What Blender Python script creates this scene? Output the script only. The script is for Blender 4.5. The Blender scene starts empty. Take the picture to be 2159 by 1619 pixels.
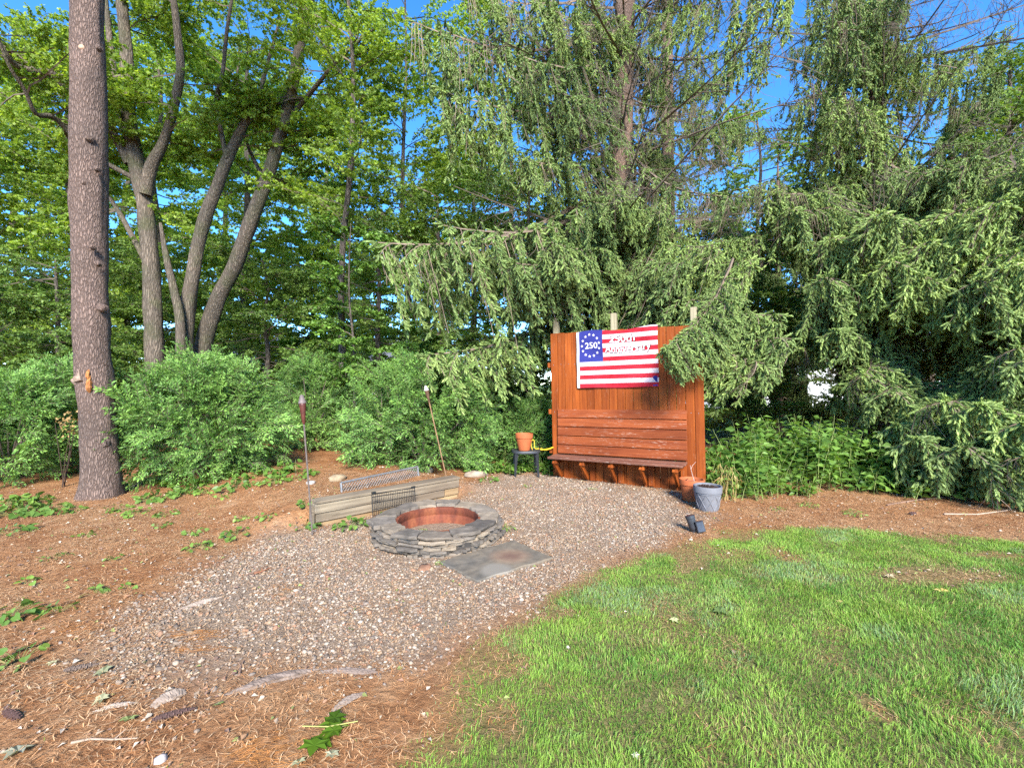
import bpy, math, random
import numpy as np
from mathutils import Vector, Matrix, Euler

# ------------------------------------------------------------------ camera, sky, sun, exposure
SC = bpy.context.scene
COL = SC.collection
F, CX, CY, EYE = 960.0, 1079.5, 809.5, 1.58          # focal length and centre in photo pixels, eye height
cd = bpy.data.cameras.new('camera'); cam = bpy.data.objects.new('camera', cd); COL.objects.link(cam)
cam.location = (0, 0, EYE); cam.rotation_euler = (math.radians(90), 0, 0)
cd.sensor_fit = 'HORIZONTAL'; cd.sensor_width = 36.0; cd.lens = 36.0 * F / 2159.0
cd.clip_start = 0.05; cd.clip_end = 3000
SC.camera = cam
SUN_AZ, SUN_EL = math.radians(170), math.radians(33)   # clockwise from +Y (the view direction): behind the camera, to its right
w = bpy.data.worlds.new('World'); SC.world = w; w.use_nodes = True
nt = w.node_tree; nt.nodes.clear()
sky = nt.nodes.new('ShaderNodeTexSky'); sky.sky_type = 'NISHITA'; sky.sun_disc = False
sky.sun_elevation = SUN_EL; sky.sun_rotation = SUN_AZ
sky.altitude = 2500; sky.air_density = 1.0; sky.dust_density = 0.0; sky.ozone_density = 4.0
bg = nt.nodes.new('ShaderNodeBackground'); bg.inputs['Strength'].default_value = 0.135
wo = nt.nodes.new('ShaderNodeOutputWorld')
hs = nt.nodes.new('ShaderNodeHueSaturation'); hs.inputs['Saturation'].default_value = 1.22; hs.inputs['Value'].default_value = 0.92
nt.links.new(sky.outputs[0], hs.inputs['Color']); nt.links.new(hs.outputs[0], bg.inputs[0]); nt.links.new(bg.outputs[0], wo.inputs[0])
sl = bpy.data.lights.new('sun', 'SUN'); sl.energy = 3.2; sl.angle = math.radians(18); sl.color = (1.0, 0.955, 0.89)
so = bpy.data.objects.new('sun', sl); COL.objects.link(so)
sv = Vector((math.sin(SUN_AZ) * math.cos(SUN_EL), math.cos(SUN_AZ) * math.cos(SUN_EL), math.sin(SUN_EL)))
so.rotation_euler = sv.to_track_quat('Z', 'Y').to_euler(); so.location = (4, -6, 14)
vs = SC.view_settings
vs.view_transform = 'Standard'; vs.look = 'None'; vs.gamma = 1.0; vs.use_curve_mapping = False
vs.exposure = 2.05
SC.render.engine = 'CYCLES'
cy = SC.cycles
cy.use_denoising = False; cy.max_bounces = 6; cy.diffuse_bounces = 5; cy.glossy_bounces = 1
cy.transmission_bounces = 4; cy.transparent_max_bounces = 4; cy.use_adaptive_sampling = True; cy.adaptive_threshold = 0.02
cy.caustics_reflective = False; cy.caustics_refractive = False

rnd = random.Random(7)
PI = math.pi

# ------------------------------------------------------------------ small numeric helpers
def srgb(r, g, b):
    f = lambda c: (c / 255 / 12.92) if c <= 10 else ((c / 255 + .055) / 1.055) ** 2.4
    return np.array([f(r), f(g), f(b)])

def vnoise(x, y, seed=0):
    x = np.asarray(x, float); y = np.asarray(y, float)
    xi = np.floor(x).astype(np.int64); yi = np.floor(y).astype(np.int64)
    fx, fy = x - xi, y - yi
    fx = fx * fx * (3 - 2 * fx); fy = fy * fy * (3 - 2 * fy)
    def h(a, b):
        n = (a * 374761393 + b * 668265263 + seed * 1442695041) & 0x7fffffff
        n = ((n ^ (n >> 13)) * 1274126177) & 0x7fffffff
        return ((n ^ (n >> 16)) & 0xffff) / 65535.0
    return (h(xi, yi) * (1 - fx) + h(xi + 1, yi) * fx) * (1 - fy) + (h(xi, yi + 1) * (1 - fx) + h(xi + 1, yi + 1) * fx) * fy

def fbm(x, y, seed=0, o=3):
    s, a, t = 0, .5, 0
    for k in range(o):
        s = s + a * vnoise(np.asarray(x) * 2 ** k, np.asarray(y) * 2 ** k, seed + 17 * k); t += a; a *= .5
    return s / t

def sstep(a, b, x):
    t = np.clip((x - a) / (b - a), 0, 1); return t * t * (3 - 2 * t)

TA, TB = np.array([-2.16, 5.03]), np.array([-0.745, 6.36])            # the two ends of the timber edging
TU = (TB - TA) / np.linalg.norm(TB - TA); TN = np.array([-TU[1], TU[0]]); TL = np.linalg.norm(TB - TA)

def hgt(x, y):
    """height of the ground: nearly level, a little bank held up by the timber edging"""
    x = np.asarray(x, float); y = np.asarray(y, float)
    d = (x - TA[0]) * TN[0] + (y - TA[1]) * TN[1]; s = (x - TA[0]) * TU[0] + (y - TA[1]) * TU[1]
    win = sstep(-.9, .1, s) * (1 - sstep(TL - .1, TL + .9, s))
    bank = .17 * sstep(.04, .35, d) * win
    return bank + .045 * (fbm(x * .55, y * .55, 3) - .5) + .016 * (fbm(x * 3, y * 3, 5, 2) - .5)

def G(px, py):
    """photo pixel -> point on the ground"""
    z = 0.
    for _ in range(8):
        Y = (EYE - z) * F / (py - CY); X = (px - CX) * Y / F; z = float(hgt(X, Y))
    return np.array([X, Y, z])

def P(px, py, Y):
    return np.array([(px - CX) * Y / F, Y, EYE - (py - CY) * Y / F])

def nrm(v):
    return v / np.maximum(np.linalg.norm(v, axis=-1, keepdims=True), 1e-9)

def frames(fwd, up):
    f = nrm(fwd); x = nrm(np.cross(f, up)); z = np.cross(x, f)
    return np.stack([x, f, z], axis=-1)                                 # local y runs along fwd

def in_poly(x, y, poly):
    c = np.zeros(x.shape, bool); j = len(poly) - 1
    for i in range(len(poly)):
        xi, yi = poly[i]; xj, yj = poly[j]
        m = ((yi > y) != (yj > y)) & (x < (xj - xi) * (y - yi) / ((yj - yi) or 1e-12) + xi)
        c ^= m; j = i
    return c

def sdist(x, y, poly):
    """signed distance to a polygon, positive inside"""
    d = np.full(x.shape, 1e9)
    for i in range(len(poly)):
        a = np.array(poly[i - 1]); b = np.array(poly[i]); ab = b - a
        t = np.clip(((x - a[0]) * ab[0] + (y - a[1]) * ab[1]) / max(ab @ ab, 1e-12), 0, 1)
        d = np.minimum(d, np.hypot(x - a[0] - t * ab[0], y - a[1] - t * ab[1]))
    return np.where(in_poly(x, y, poly), d, -d)

# ------------------------------------------------------------------ mesh and object helpers
def make_mesh(name, V, faces, col=None, mats=(), midx=None, smooth=False):
    """V (n,3); faces: an (m,3)/(m,4) array, or a list of index lists"""
    me = bpy.data.meshes.new(name)
    V = np.ascontiguousarray(V, np.float32)
    if isinstance(faces, np.ndarray):
        m, k = faces.shape
        lv = np.ascontiguousarray(faces, np.int32).ravel(); ls = np.arange(m, dtype=np.int32) * k; lt = np.full(m, k, np.int32)
    else:
        lt = np.array([len(f) for f in faces], np.int32); m = len(faces)
        lv = np.array([i for f in faces for i in f], np.int32); ls = np.concatenate([[0], np.cumsum(lt)[:-1]]).astype(np.int32)
    me.vertices.add(len(V)); me.vertices.foreach_set('co', V.ravel())
    me.loops.add(len(lv)); me.loops.foreach_set('vertex_index', lv)
    me.polygons.add(m); me.polygons.foreach_set('loop_start', ls); me.polygons.foreach_set('loop_total', lt)
    me.polygons.foreach_set('use_smooth', np.full(m, bool(smooth)))
    for mt in mats: me.materials.append(mt)
    if midx is not None: me.polygons.foreach_set('material_index', np.ascontiguousarray(midx, np.int32))
    me.update(calc_edges=True)
    if col is not None:
        a = me.color_attributes.new('col', 'FLOAT_COLOR', 'POINT')
        c4 = np.ones((len(V), 4), np.float32); c4[:, :3] = col; a.data.foreach_set('color', c4.ravel())
    me.validate()
    return me

def link(name, me, parent=None, loc=(0, 0, 0), rot=(0, 0, 0), scale=None):
    o = bpy.data.objects.new(name, me); COL.objects.link(o)
    o.location = loc; o.rotation_euler = rot
    if scale is not None: o.scale = (scale,) * 3 if np.isscalar(scale) else scale
    if parent is not None: o.parent = parent
    return o

def tag(o, label=None, cat=None, group=None, kind=None):
    if label: o['label'] = label
    if cat: o['category'] = cat
    if group: o['group'] = group
    if kind: o['kind'] = kind
    return o

def thing(name, label, cat, loc=(0, 0, 0), rot=(0, 0, 0), group=None):
    return tag(link(name, None, None, loc, rot), label, cat, group)

class MB:
    """collects boxes, tubes and lathes into one mesh"""
    def __init__(s): s.v = []; s.f = []; s.n = 0; s.c = []
    def add(s, V, Fs, col=None):
        V = np.asarray(V, float); s.v.append(V); s.f += [[i + s.n for i in f] for f in Fs]; s.n += len(V)
        s.c.append(np.tile(np.asarray(col if col is not None else (1, 1, 1), float), (len(V), 1)) if np.ndim(col) < 2 else col)
        return s
    def box(s, c, size, R=None, ch=0.0):
        h = np.array(size, float) / 2
        if ch <= 0:
            V = np.array([[x, y, z] for x in (-1, 1) for y in (-1, 1) for z in (-1, 1)], float) * h
            Fs = [[0, 1, 3, 2], [4, 6, 7, 5], [0, 4, 5, 1], [2, 3, 7, 6], [0, 2, 6, 4], [1, 5, 7, 3]]
        else:                                                           # chamfered box: three points for each corner
            V = []; idx = {}
            for x in (-1, 1):
                for y in (-1, 1):
                    for z in (-1, 1):
                        for a in range(3):
                            p = np.array([x, y, z]) * (h - ch); p[a] = (x, y, z)[a] * h[a]
                            idx[(x, y, z, a)] = len(V); V.append(p)
            V = np.array(V); Fs = []
            for a in range(3):
                b, c2 = (a + 1) % 3, (a + 2) % 3
                for sg in (-1, 1):
                    q = []
                    for (i, j) in ((-1, -1), (1, -1), (1, 1), (-1, 1)):
                        k = [0, 0, 0]; k[a] = sg; k[b] = i; k[c2] = j; q.append(idx[(*k, a)])
                    Fs.append(q if sg > 0 else q[::-1])
            for a in range(3):                                          # edges
                b, c2 = (a + 1) % 3, (a + 2) % 3
                for i in (-1, 1):
                    for j in (-1, 1):
                        def K(sg, ax):
                            k = [0, 0, 0]; k[a] = sg; k[b] = i; k[c2] = j; return idx[(*k, ax)]
                        q = [K(-1, b), K(1, b), K(1, c2), K(-1, c2)]
                        Fs.append(q if i * j < 0 else q[::-1])
            for x in (-1, 1):
                for y in (-1, 1):
                    for z in (-1, 1):
                        q = [idx[(x, y, z, a)] for a in range(3)]; Fs.append(q if x * y * z > 0 else q[::-1])
        if R is not None: V = V @ np.array(R).T
        return s.add(V + np.array(c, float), Fs)
    def tube(s, pts, r, sides=6, cap=True, col=None, jit=0.0, rng=None):
        pts = np.asarray(pts, float); n = len(pts); r = np.broadcast_to(np.asarray(r, float), (n,))
        t = np.gradient(pts, axis=0); t = nrm(t)
        ref = np.array([0, 0, 1.]) if abs(t[0][2]) < .9 else np.array([1., 0, 0])
        V = []
        x = nrm(np.cross(t[0], ref))
        for i in range(n):
            x = nrm(x - t[i] * (x @ t[i])); y = np.cross(t[i], x)
            a = np.arange(sides) * 2 * PI / sides
            rr = r[i] * (1 + (jit * (rng.random(sides) - .5) if jit else 0))
            V.append(pts[i] + (np.cos(a) * rr)[:, None] * x + (np.sin(a) * rr)[:, None] * y)
        Fs = [[i * sides + k, i * sides + (k + 1) % sides, (i + 1) * sides + (k + 1) % sides, (i + 1) * sides + k] for i in range(n - 1) for k in range(sides)]
        if cap: Fs += [list(range(sides))[::-1], [(n - 1) * sides + k for k in range(sides)]]
        return s.add(np.concatenate(V), Fs, col)
    def lathe(s, prof, sides=32, c=(0, 0, 0), closed=False):
        prof = np.asarray(prof, float); a = np.arange(sides) * 2 * PI / sides
        V = np.concatenate([np.stack([r * np.cos(a), r * np.sin(a), np.full(sides, z)], 1) for r, z in prof])
        n = len(prof)
        Fs = [[i * sides + k, i * sides + (k + 1) % sides, (i + 1) * sides + (k + 1) % sides, (i + 1) * sides + k] for i in range(n - 1) for k in range(sides)]
        if closed: Fs += [[(n - 1) * sides + k, (n - 1) * sides + (k + 1) % sides, (k + 1) % sides, k] for k in range(sides)]
        else: Fs += [list(range(sides))[::-1], [(n - 1) * sides + k for k in range(sides)]]
        return s.add(V + np.array(c, float), Fs)
    def mesh(s, name, mat, smooth=False, col=False):
        return make_mesh(name, np.concatenate(s.v), s.f, np.concatenate(s.c) if col else None, [mat] if not isinstance(mat, (list, tuple)) else mat, None, smooth)
    def build(s, name, mat, parent=None, loc=(0, 0, 0), rot=(0, 0, 0), smooth=False, col=False):
        return link(name, s.mesh(name, mat, smooth, col), parent, loc, rot)

def smooth_by_angle(o, deg=35):
    me = o.data
    me.polygons.foreach_set('use_smooth', np.ones(len(me.polygons), bool))
    try: me.set_sharp_from_angle(angle=math.radians(deg))
    except Exception: pass
    return o

def scatter(tv, tt, pos, R, s, col=None, tcol=None):
    """copies of a small template as one vertex/triangle array; col (k,3) per copy, tcol (n,) brightness per template point"""
    k, n = len(pos), len(tv)
    s = np.broadcast_to(np.asarray(s, float).reshape(-1, 1) if np.ndim(s) == 1 else np.asarray(s, float), (k, 3) if np.ndim(s) else (k, 3))
    V = np.einsum('kij,knj->kni', R, tv[None] * s[:, None, :]) + pos[:, None, :]
    T = (tt[None] + (np.arange(k) * n)[:, None, None]).reshape(-1, tt.shape[1])
    C = None
    if col is not None:
        C = np.repeat(col[:, None, :], n, 1)
        if tcol is not None: C = C * tcol[None, :, None]
        C = C.reshape(-1, 3)
    return V.reshape(-1, 3), T, C

# ------------------------------------------------------------------ materials
def mat_new(name):
    m = bpy.data.materials.new(name); m.use_nodes = True
    t = m.node_tree; t.nodes.clear()
    return m, t, (lambda k: t.nodes.new('ShaderNode' + k)), t.links.new

def coords(N, L, sc=(1, 1, 1), kind='Object'):
    tc = N('TexCoord'); mp = N('Mapping'); mp.inputs['Scale'].default_value = sc
    L(tc.outputs[kind], mp.inputs['Vector']); return mp.outputs[0]

def noise(N, L, vec, scale, detail=4, rough=.55):
    n = N('TexNoise'); n.inputs['Scale'].default_value = scale; n.inputs['Detail'].default_value = detail
    n.inputs['Roughness'].default_value = rough; L(vec, n.inputs['Vector']); return n.outputs['Fac']

def ramp(N, L, fac, stops):
    r = N('ValToRGB'); e = r.color_ramp.elements
    while len(e) < len(stops): e.new(.5)
    for el, (p, c) in zip(e, stops): el.position = p; el.color = (*c, 1) if len(c) == 3 else c
    L(fac, r.inputs[0]); return r.outputs[0]

def mixc(N, L, a, b, fac, mode='MIX'):
    m = N('Mix'); m.data_type = 'RGBA'; m.blend_type = mode
    for v, i in ((fac, 0), (a, 6), (b, 7)):
        if hasattr(v, 'links'): L(v, m.inputs[i])
        else: m.inputs[i].default_value = v if i == 0 else (*v, 1)
    return m.outputs[2]

def bump(N, L, h, strength, dist):
    b = N('Bump'); b.inputs['Strength'].default_value = strength; b.inputs['Distance'].default_value = dist
    L(h, b.inputs['Height']); return b.outputs[0]

def finish(t, N, L, color, rough=.8, normal=None, metallic=0, spec=.3, trans=0):
    p = N('BsdfPrincipled'); o = N('OutputMaterial')
    if hasattr(color, 'links'): L(color, p.inputs['Base Color'])
    else: p.inputs['Base Color'].default_value = (*color, 1)
    if hasattr(rough, 'links'): L(rough, p.inputs['Roughness'])
    else: p.inputs['Roughness'].default_value = rough
    p.inputs['Metallic'].default_value = metallic; p.inputs['Specular IOR Level'].default_value = spec
    if normal is not None: L(normal, p.inputs['Normal'])
    out = p.outputs[0]
    if trans:
        tr = N('BsdfTranslucent'); mx = N('MixShader'); mx.inputs[0].default_value = trans
        hs = mixc(N, L, color, (1.25, 1.2, .45), 1.0, 'MULTIPLY'); L(hs, tr.inputs[0])
        L(out, mx.inputs[1]); L(tr.outputs[0], mx.inputs[2]); out = mx.outputs[0]
    L(out, o.inputs[0])

def attr(N, name='col'):
    a = N('Attribute'); a.attribute_name = name; return a

def leaf_mat(name, trans=.3, rough=.5, gain=(1, 1, 1), spec=.3):
    m, t, N, L = mat_new(name)
    a = attr(N).outputs['Color']; oi = N('ObjectInfo')
    g = ramp(N, L, oi.outputs['Random'], [(0, (.78 * gain[0], .8 * gain[1], .8 * gain[2])), (1, (1.2 * gain[0], 1.16 * gain[1], 1.05 * gain[2]))])
    finish(t, N, L, mixc(N, L, a, g, 1.0, 'MULTIPLY'), rough, None, 0, spec, trans); return m

def col_mat(name, rough=.85, spec=.25, gscale=0, gamt=.25):
    m, t, N, L = mat_new(name); c = attr(N).outputs['Color']
    if gscale:
        v = coords(N, L); n = noise(N, L, v, gscale, 3)
        c = mixc(N, L, c, ramp(N, L, n, [(.3, (1 - gamt,) * 3), (.7, (1 + gamt,) * 3)]), 1.0, 'MULTIPLY')
    finish(t, N, L, c, rough, None, 0, spec); return m

def plain(name, c, rough=.6, spec=.4, metallic=0, var=.15, scale=18, bmp=.15, bd=.003):
    m, t, N, L = mat_new(name); v = coords(N, L)
    n = noise(N, L, v, scale, 5); n2 = noise(N, L, v, scale * .2, 3)
    c = np.array(c)
    cc = mixc(N, L, ramp(N, L, n, [(.25, c * (1 - var)), (.75, c * (1 + var))]), ramp(N, L, n2, [(.3, (1 - var,) * 3), (.7, (1 + var * .6,) * 3)]), 1.0, 'MULTIPLY')
    finish(t, N, L, cc, rough, bump(N, L, n, bmp, bd), metallic, spec); return m

def bark_mat(name, c_hi, c_lo, sc=(14, 14, 3.2), bd=.02, moss=0, plates=True, soft=.0):
    m, t, N, L = mat_new(name)
    v = coords(N, L, sc)
    vo = N('TexVoronoi'); vo.feature = 'DISTANCE_TO_EDGE'; vo.inputs['Scale'].default_value = 1.6
    nz = N('TexNoise'); nz.inputs['Scale'].default_value = 1.1; nz.inputs['Detail'].default_value = 4; L(v, nz.inputs['Vector'])
    ad = N('VectorMath'); ad.operation = 'MULTIPLY_ADD'; ad.inputs[1].default_value = (1.1, 1.1, 1.1)
    L(nz.outputs['Color'], ad.inputs[0]); L(v, ad.inputs[2]); L(ad.outputs[0], vo.inputs['Vector'])
    fine = noise(N, L, v, 5, 6, .65); big = noise(N, L, coords(N, L), 1.3, 3)
    crack = ramp(N, L, vo.outputs['Distance'], [(0.0, (soft,) * 3), (.26, (1, 1, 1))])
    base = mixc(N, L, ramp(N, L, fine, [(.3, np.array(c_lo)), (.72, np.array(c_hi))]), ramp(N, L, big, [(.3, (.72, .74, .74)), (.7, (1.15, 1.1, 1.08))]), 1.0, 'MULTIPLY')
    c = mixc(N, L, np.array(c_lo) * .45, base, crack) if plates else base
    if moss:
        mz = ramp(N, L, noise(N, L, coords(N, L), 2.2, 4), [(.5, (0, 0, 0)), (.68, (moss,) * 3)])
        c = mixc(N, L, c, (.07, .085, .03), mz)
    hh = N('Math'); hh.operation = 'MULTIPLY_ADD'; hh.inputs[1].default_value = .55
    L(fine, hh.inputs[0]); L(crack, hh.inputs[2])
    finish(t, N, L, c, .92, bump(N, L, hh.outputs[0], .85, bd), 0, .15); return m

def wood_mat(name, c1, c2, axis=2, wear=.0, wearc=(.45, .38, .33), rough=.6, dark=0.0, spec=.3):
    """stained boards: grain along one object axis, each board its own tone, worn flecks"""
    m, t, N, L = mat_new(name)
    sc = [38, 38, 38]; sc[axis] = 1.6
    oi = N('ObjectInfo'); tc = N('TexCoord'); ad = N('VectorMath'); ad.operation = 'MULTIPLY_ADD'; ad.inputs[1].default_value = (37, 19, 53)
    L(oi.outputs['Random'], ad.inputs[0]); L(tc.outputs['Object'], ad.inputs[2])
    mp = N('Mapping'); mp.inputs['Scale'].default_value = sc; L(ad.outputs[0], mp.inputs['Vector'])
    g = noise(N, L, mp.outputs[0], 1.0, 6, .6)
    mp2 = N('Mapping'); s2 = [3, 3, 3]; s2[axis] = .8; mp2.inputs['Scale'].default_value = s2; L(ad.outputs[0], mp2.inputs['Vector'])
    b = noise(N, L, mp2.outputs[0], 1.0, 3)
    c = ramp(N, L, g, [(.28, np.array(c2)), (.7, np.array(c1))])
    c = mixc(N, L, c, ramp(N, L, b, [(.3, (.62, .56, .55)), (.7, (1.12, 1.1, 1.08))]), 1.0, 'MULTIPLY')
    c = mixc(N, L, c, ramp(N, L, oi.outputs['Random'], [(0, (.8, .76, .74)), (1, (1.16, 1.14, 1.1))]), 1.0, 'MULTIPLY')
    if wear:
        mp3 = N('Mapping'); s3 = [60, 60, 60]; s3[axis] = 9; mp3.inputs['Scale'].default_value = s3; L(ad.outputs[0], mp3.inputs['Vector'])
        f = noise(N, L, mp3.outputs[0], 1.0, 5, .7); k = noise(N, L, mp2.outputs[0], 2.3, 3)
        mu = N('Math'); mu.operation = 'MULTIPLY'
        L(ramp(N, L, f, [(.56, (0, 0, 0)), (.64, (1, 1, 1))]), mu.inputs[0]); L(ramp(N, L, k, [(.42, (0, 0, 0)), (.62, (wear,) * 3)]), mu.inputs[1])
        c = mixc(N, L, c, wearc, mu.outputs[0])
    finish(t, N, L, c, rough, bump(N, L, g, .35, .004), 0, spec); return m

# ------------------------------------------------------------------ the ground
BACKP = [(-1.0, -1.2)]
LAWN = [tuple(G(*p)[:2]) for p in [(880, 1619), (948, 1540), (958, 1470), (985, 1405), (1075, 1335), (1165, 1262), (1290, 1198), (1450, 1150), (1620, 1112), (1800, 1116), (2000, 1130), (2159, 1146)]] + [(9.0, 4.3), (14, 4.2), (14, -3), (-.42, -3)]
GRAV = [tuple(G(*p)[:2]) for p in [(1150, 1000), (1300, 1020), (1430, 1042), (1475, 1085), (1390, 1150), (1220, 1212), (1120, 1270), (990, 1350), (870, 1400), (640, 1425), (420, 1450), (230, 1400), (300, 1300), (430, 1210), (590, 1130), (660, 1100), (780, 1060), (960, 1030), (1060, 1003)]]
PATCH = [(1990, 1215, .46, .19), (1990, 1215, .3, .1), (1650, 1170, .12, .20), (1850, 1500, .05, .10), (1055, 1400, .18, .14), (1060, 1520, .1, .12), (2110, 1170, .3, .09)]
PATCH = [(*G(a, b)[:2], c, d) for a, b, c, d in PATCH]

def zones(x, y, full=False):
    e = .16 * (fbm(x * 2.2, y * 2.2, 11) - .5) + .10 * (fbm(x * 9, y * 9, 12, 2) - .5)
    lawn = lawn0 = sstep(-.17, .16, sdist(x, y, LAWN) + e)
    for (cx_, cy_, rx, ry) in PATCH:
        q = ((x - cx_) / rx) ** 2 + ((y - cy_) / ry) ** 2 + 1.3 * (fbm(x * 7, y * 7, 13) - .5)
        lawn = lawn * (1 - .78 * (1 - sstep(.2, 2.2, q)))
    base = lawn0
    thin = fbm(x * 1.9, y * 1.9, 15)
    lawn = lawn * (1 - .75 * sstep(.60, .72, thin) * (1 - sstep(.1, 1.0, sdist(x, y, LAWN)) * .6))
    grav = sstep(-.40, .36, sdist(x, y, GRAV) + .5 * (fbm(x * 1.7, y * 1.7, 21) - .5) + .25 * (fbm(x * 6, y * 6, 22) - .5)) * (1 - lawn)
    return (lawn, grav, base) if full else (lawn, grav)

def build_ground():
    def axis(lo, hi, st, far):
        a = list(np.arange(lo, hi + 1e-6, st)); s = st
        b = [hi]; c = [lo]
        while b[-1] < far: s *= 1.35; b.append(b[-1] + s)
        s = st
        while c[-1] > -far: s *= 1.35; c.append(c[-1] - s)
        return np.array(c[:0:-1] + a + b[1:])
    xs, ys = axis(-9, 9, .06, 900), axis(.6, 9, .06, 900)
    X, Y = np.meshgrid(xs, ys); x, y = X.ravel(), Y.ravel()
    far = sstep(30, 120, np.hypot(x, y))
    V = np.stack([x, y, hgt(x, y) * (1 - far)], 1)
    nx, ny = len(xs), len(ys)
    i = (np.arange(ny - 1)[:, None] * nx + np.arange(nx - 1)[None]).ravel()
    Q = np.stack([i, i + 1, i + nx + 1, i + nx], 1)
    lawn, grav, base = zones(x, y, True); lawn = lawn * .45 + base * .55
    lawn2 = sstep(12.5, 14.5, y + 1.6 * (fbm(x * .5, y * .5, 31) - .5)) * .9
    m, t, N, L = mat_new('ground_litter')
    v = coords(N, L)
    n1 = noise(N, L, v, 1.1, 4); n2 = noise(N, L, v, 26, 6, .7); n3 = noise(N, L, coords(N, L, (1, 1, 1)), 5.5, 5, .65)
    lit = mixc(N, L, ramp(N, L, n3, [(.3, (.22, .105, .045)), (.55, (.35, .19, .09)), (.78, (.44, .285, .16))]), ramp(N, L, n2, [(.25, (.55, .5, .48)), (.72, (1.25, 1.22, 1.2))]), 1.0, 'MULTIPLY')
    lit = mixc(N, L, lit, ramp(N, L, n1, [(.35, (.9, .78, .7)), (.68, (1.08, 1.1, 1.1))]), 1.0, 'MULTIPLY')
    gr = ramp(N, L, noise(N, L, v, 55, 4, .7), [(.25, (.15, .10, .064)), (.5, (.26, .185, .125)), (.8, (.34, .265, .20))])
    ln = ramp(N, L, noise(N, L, v, 30, 5, .7), [(.3, (.09, .10, .028)), (.6, (.19, .165, .065)), (.85, (.32, .24, .12))])
    l2 = ramp(N, L, noise(N, L, v, 3, 5, .7), [(.3, (.06, .11, .02)), (.7, (.14, .22, .05))])
    a = attr(N, 'col'); sp = N('SeparateColor'); L(a.outputs['Color'], sp.inputs[0])
    c = mixc(N, L, lit, gr, sp.outputs[1]); c = mixc(N, L, c, ln, sp.outputs[0]); c = mixc(N, L, c, l2, sp.outputs[2])
    finish(t, N, L, c, .95, bump(N, L, n2, 1.0, .035), 0, .1)
    o = link('ground', make_mesh('ground', V, Q, np.stack([lawn, grav, lawn2], 1), [m], None, True)); tag(o, kind='structure')

build_ground()

# ------------------------------------------------------------------ leaf templates
LEAF_V = np.array([[0, 0, 0], [.30, .38, .07], [0, .48, -.02], [-.30, .38, .07], [0, 1, -.06]])
LEAF_T = np.array([[0, 1, 2], [2, 1, 4], [0, 2, 3], [2, 3, 4]])
NARROW_V = LEAF_V * np.array([.66, 1, 1])
_a = np.linspace(0, 2 * PI, 9)[:-1]
HEART_V = np.array([[0, .08, 0], [.26, -.02, .05], [.46, .22, .09], [.40, .55, .05], [0, 1, -.08], [-.40, .55, .05], [-.46, .22, .09], [-.26, -.02, .05], [0, .5, -.03]])
HEART_T = np.array([[8, i, (i + 1) % 8] for i in range(8)])
MAPLE_V = np.array([[0, 0, 0], [.22, .18, .03], [.55, .12, .02], [.42, .42, .05], [.62, .70, 0], [.24, .66, .04], [0, 1.05, -.05], [-.24, .66, .04], [-.62, .70, 0], [-.42, .42, .05], [-.55, .12, .02], [-.22, .18, .03], [0, .42, -.02]])
MAPLE_T = np.array([[12, i, (i + 1) % 12] for i in range(12)])
LOBE_V = np.array([[0, 0, 0], [.56, .18, .03], [.28, .46, .03], [.5, .78, 0], [0, 1.05, -.05], [-.5, .78, 0], [-.28, .46, .03], [-.56, .18, .03]])
LOBE_T = np.array([[0, 1, 2], [0, 2, 6], [0, 6, 7], [2, 3, 4], [2, 4, 6], [6, 4, 5]])

def shoot_template(nn=11, seed=1):
    rng = np.random.default_rng(seed); V, T, C = [], [], []
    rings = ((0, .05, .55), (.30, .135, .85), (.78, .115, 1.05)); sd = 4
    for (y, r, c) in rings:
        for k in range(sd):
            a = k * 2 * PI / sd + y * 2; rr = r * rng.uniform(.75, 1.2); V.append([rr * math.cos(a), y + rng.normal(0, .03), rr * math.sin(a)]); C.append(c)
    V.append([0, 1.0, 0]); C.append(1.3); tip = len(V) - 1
    for i in range(2):
        for k in range(sd):
            j = (k + 1) % sd; T += [[i * sd + k, i * sd + j, (i + 1) * sd + j], [i * sd + k, (i + 1) * sd + j, (i + 1) * sd + k]]
    for k in range(sd): T.append([2 * sd + k, 2 * sd + (k + 1) % sd, tip])
    for i in range(nn):
        t = .05 + .85 * i / nn; a = i * 2.39996 + rng.random() * .5
        rad = np.array([math.cos(a), 0, math.sin(a)]); tan = np.array([-math.sin(a), .0, math.cos(a)])
        d = nrm(rad * .7 + np.array([0, .72, 0])); ln = .30 - .08 * t; b = np.array([0, t, 0]) + rad * .06
        n0 = len(V); V += [list(b + tan * .05), list(b - tan * .05), list(b + d * ln)]; T.append([n0, n0 + 1, n0 + 2])
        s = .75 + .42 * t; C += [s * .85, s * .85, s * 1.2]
    return np.array(V, float), np.array(T), np.array(C)
SHOOT = shoot_template()

# ------------------------------------------------------------------ bough builders (each makes a wood mesh and a foliage mesh, shared by many branches)
def tubes_tri(segs, sides=3):
    mb = MB()
    for pts, r in segs: mb.tube(pts, r, sides, cap=False)
    return mb

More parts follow.
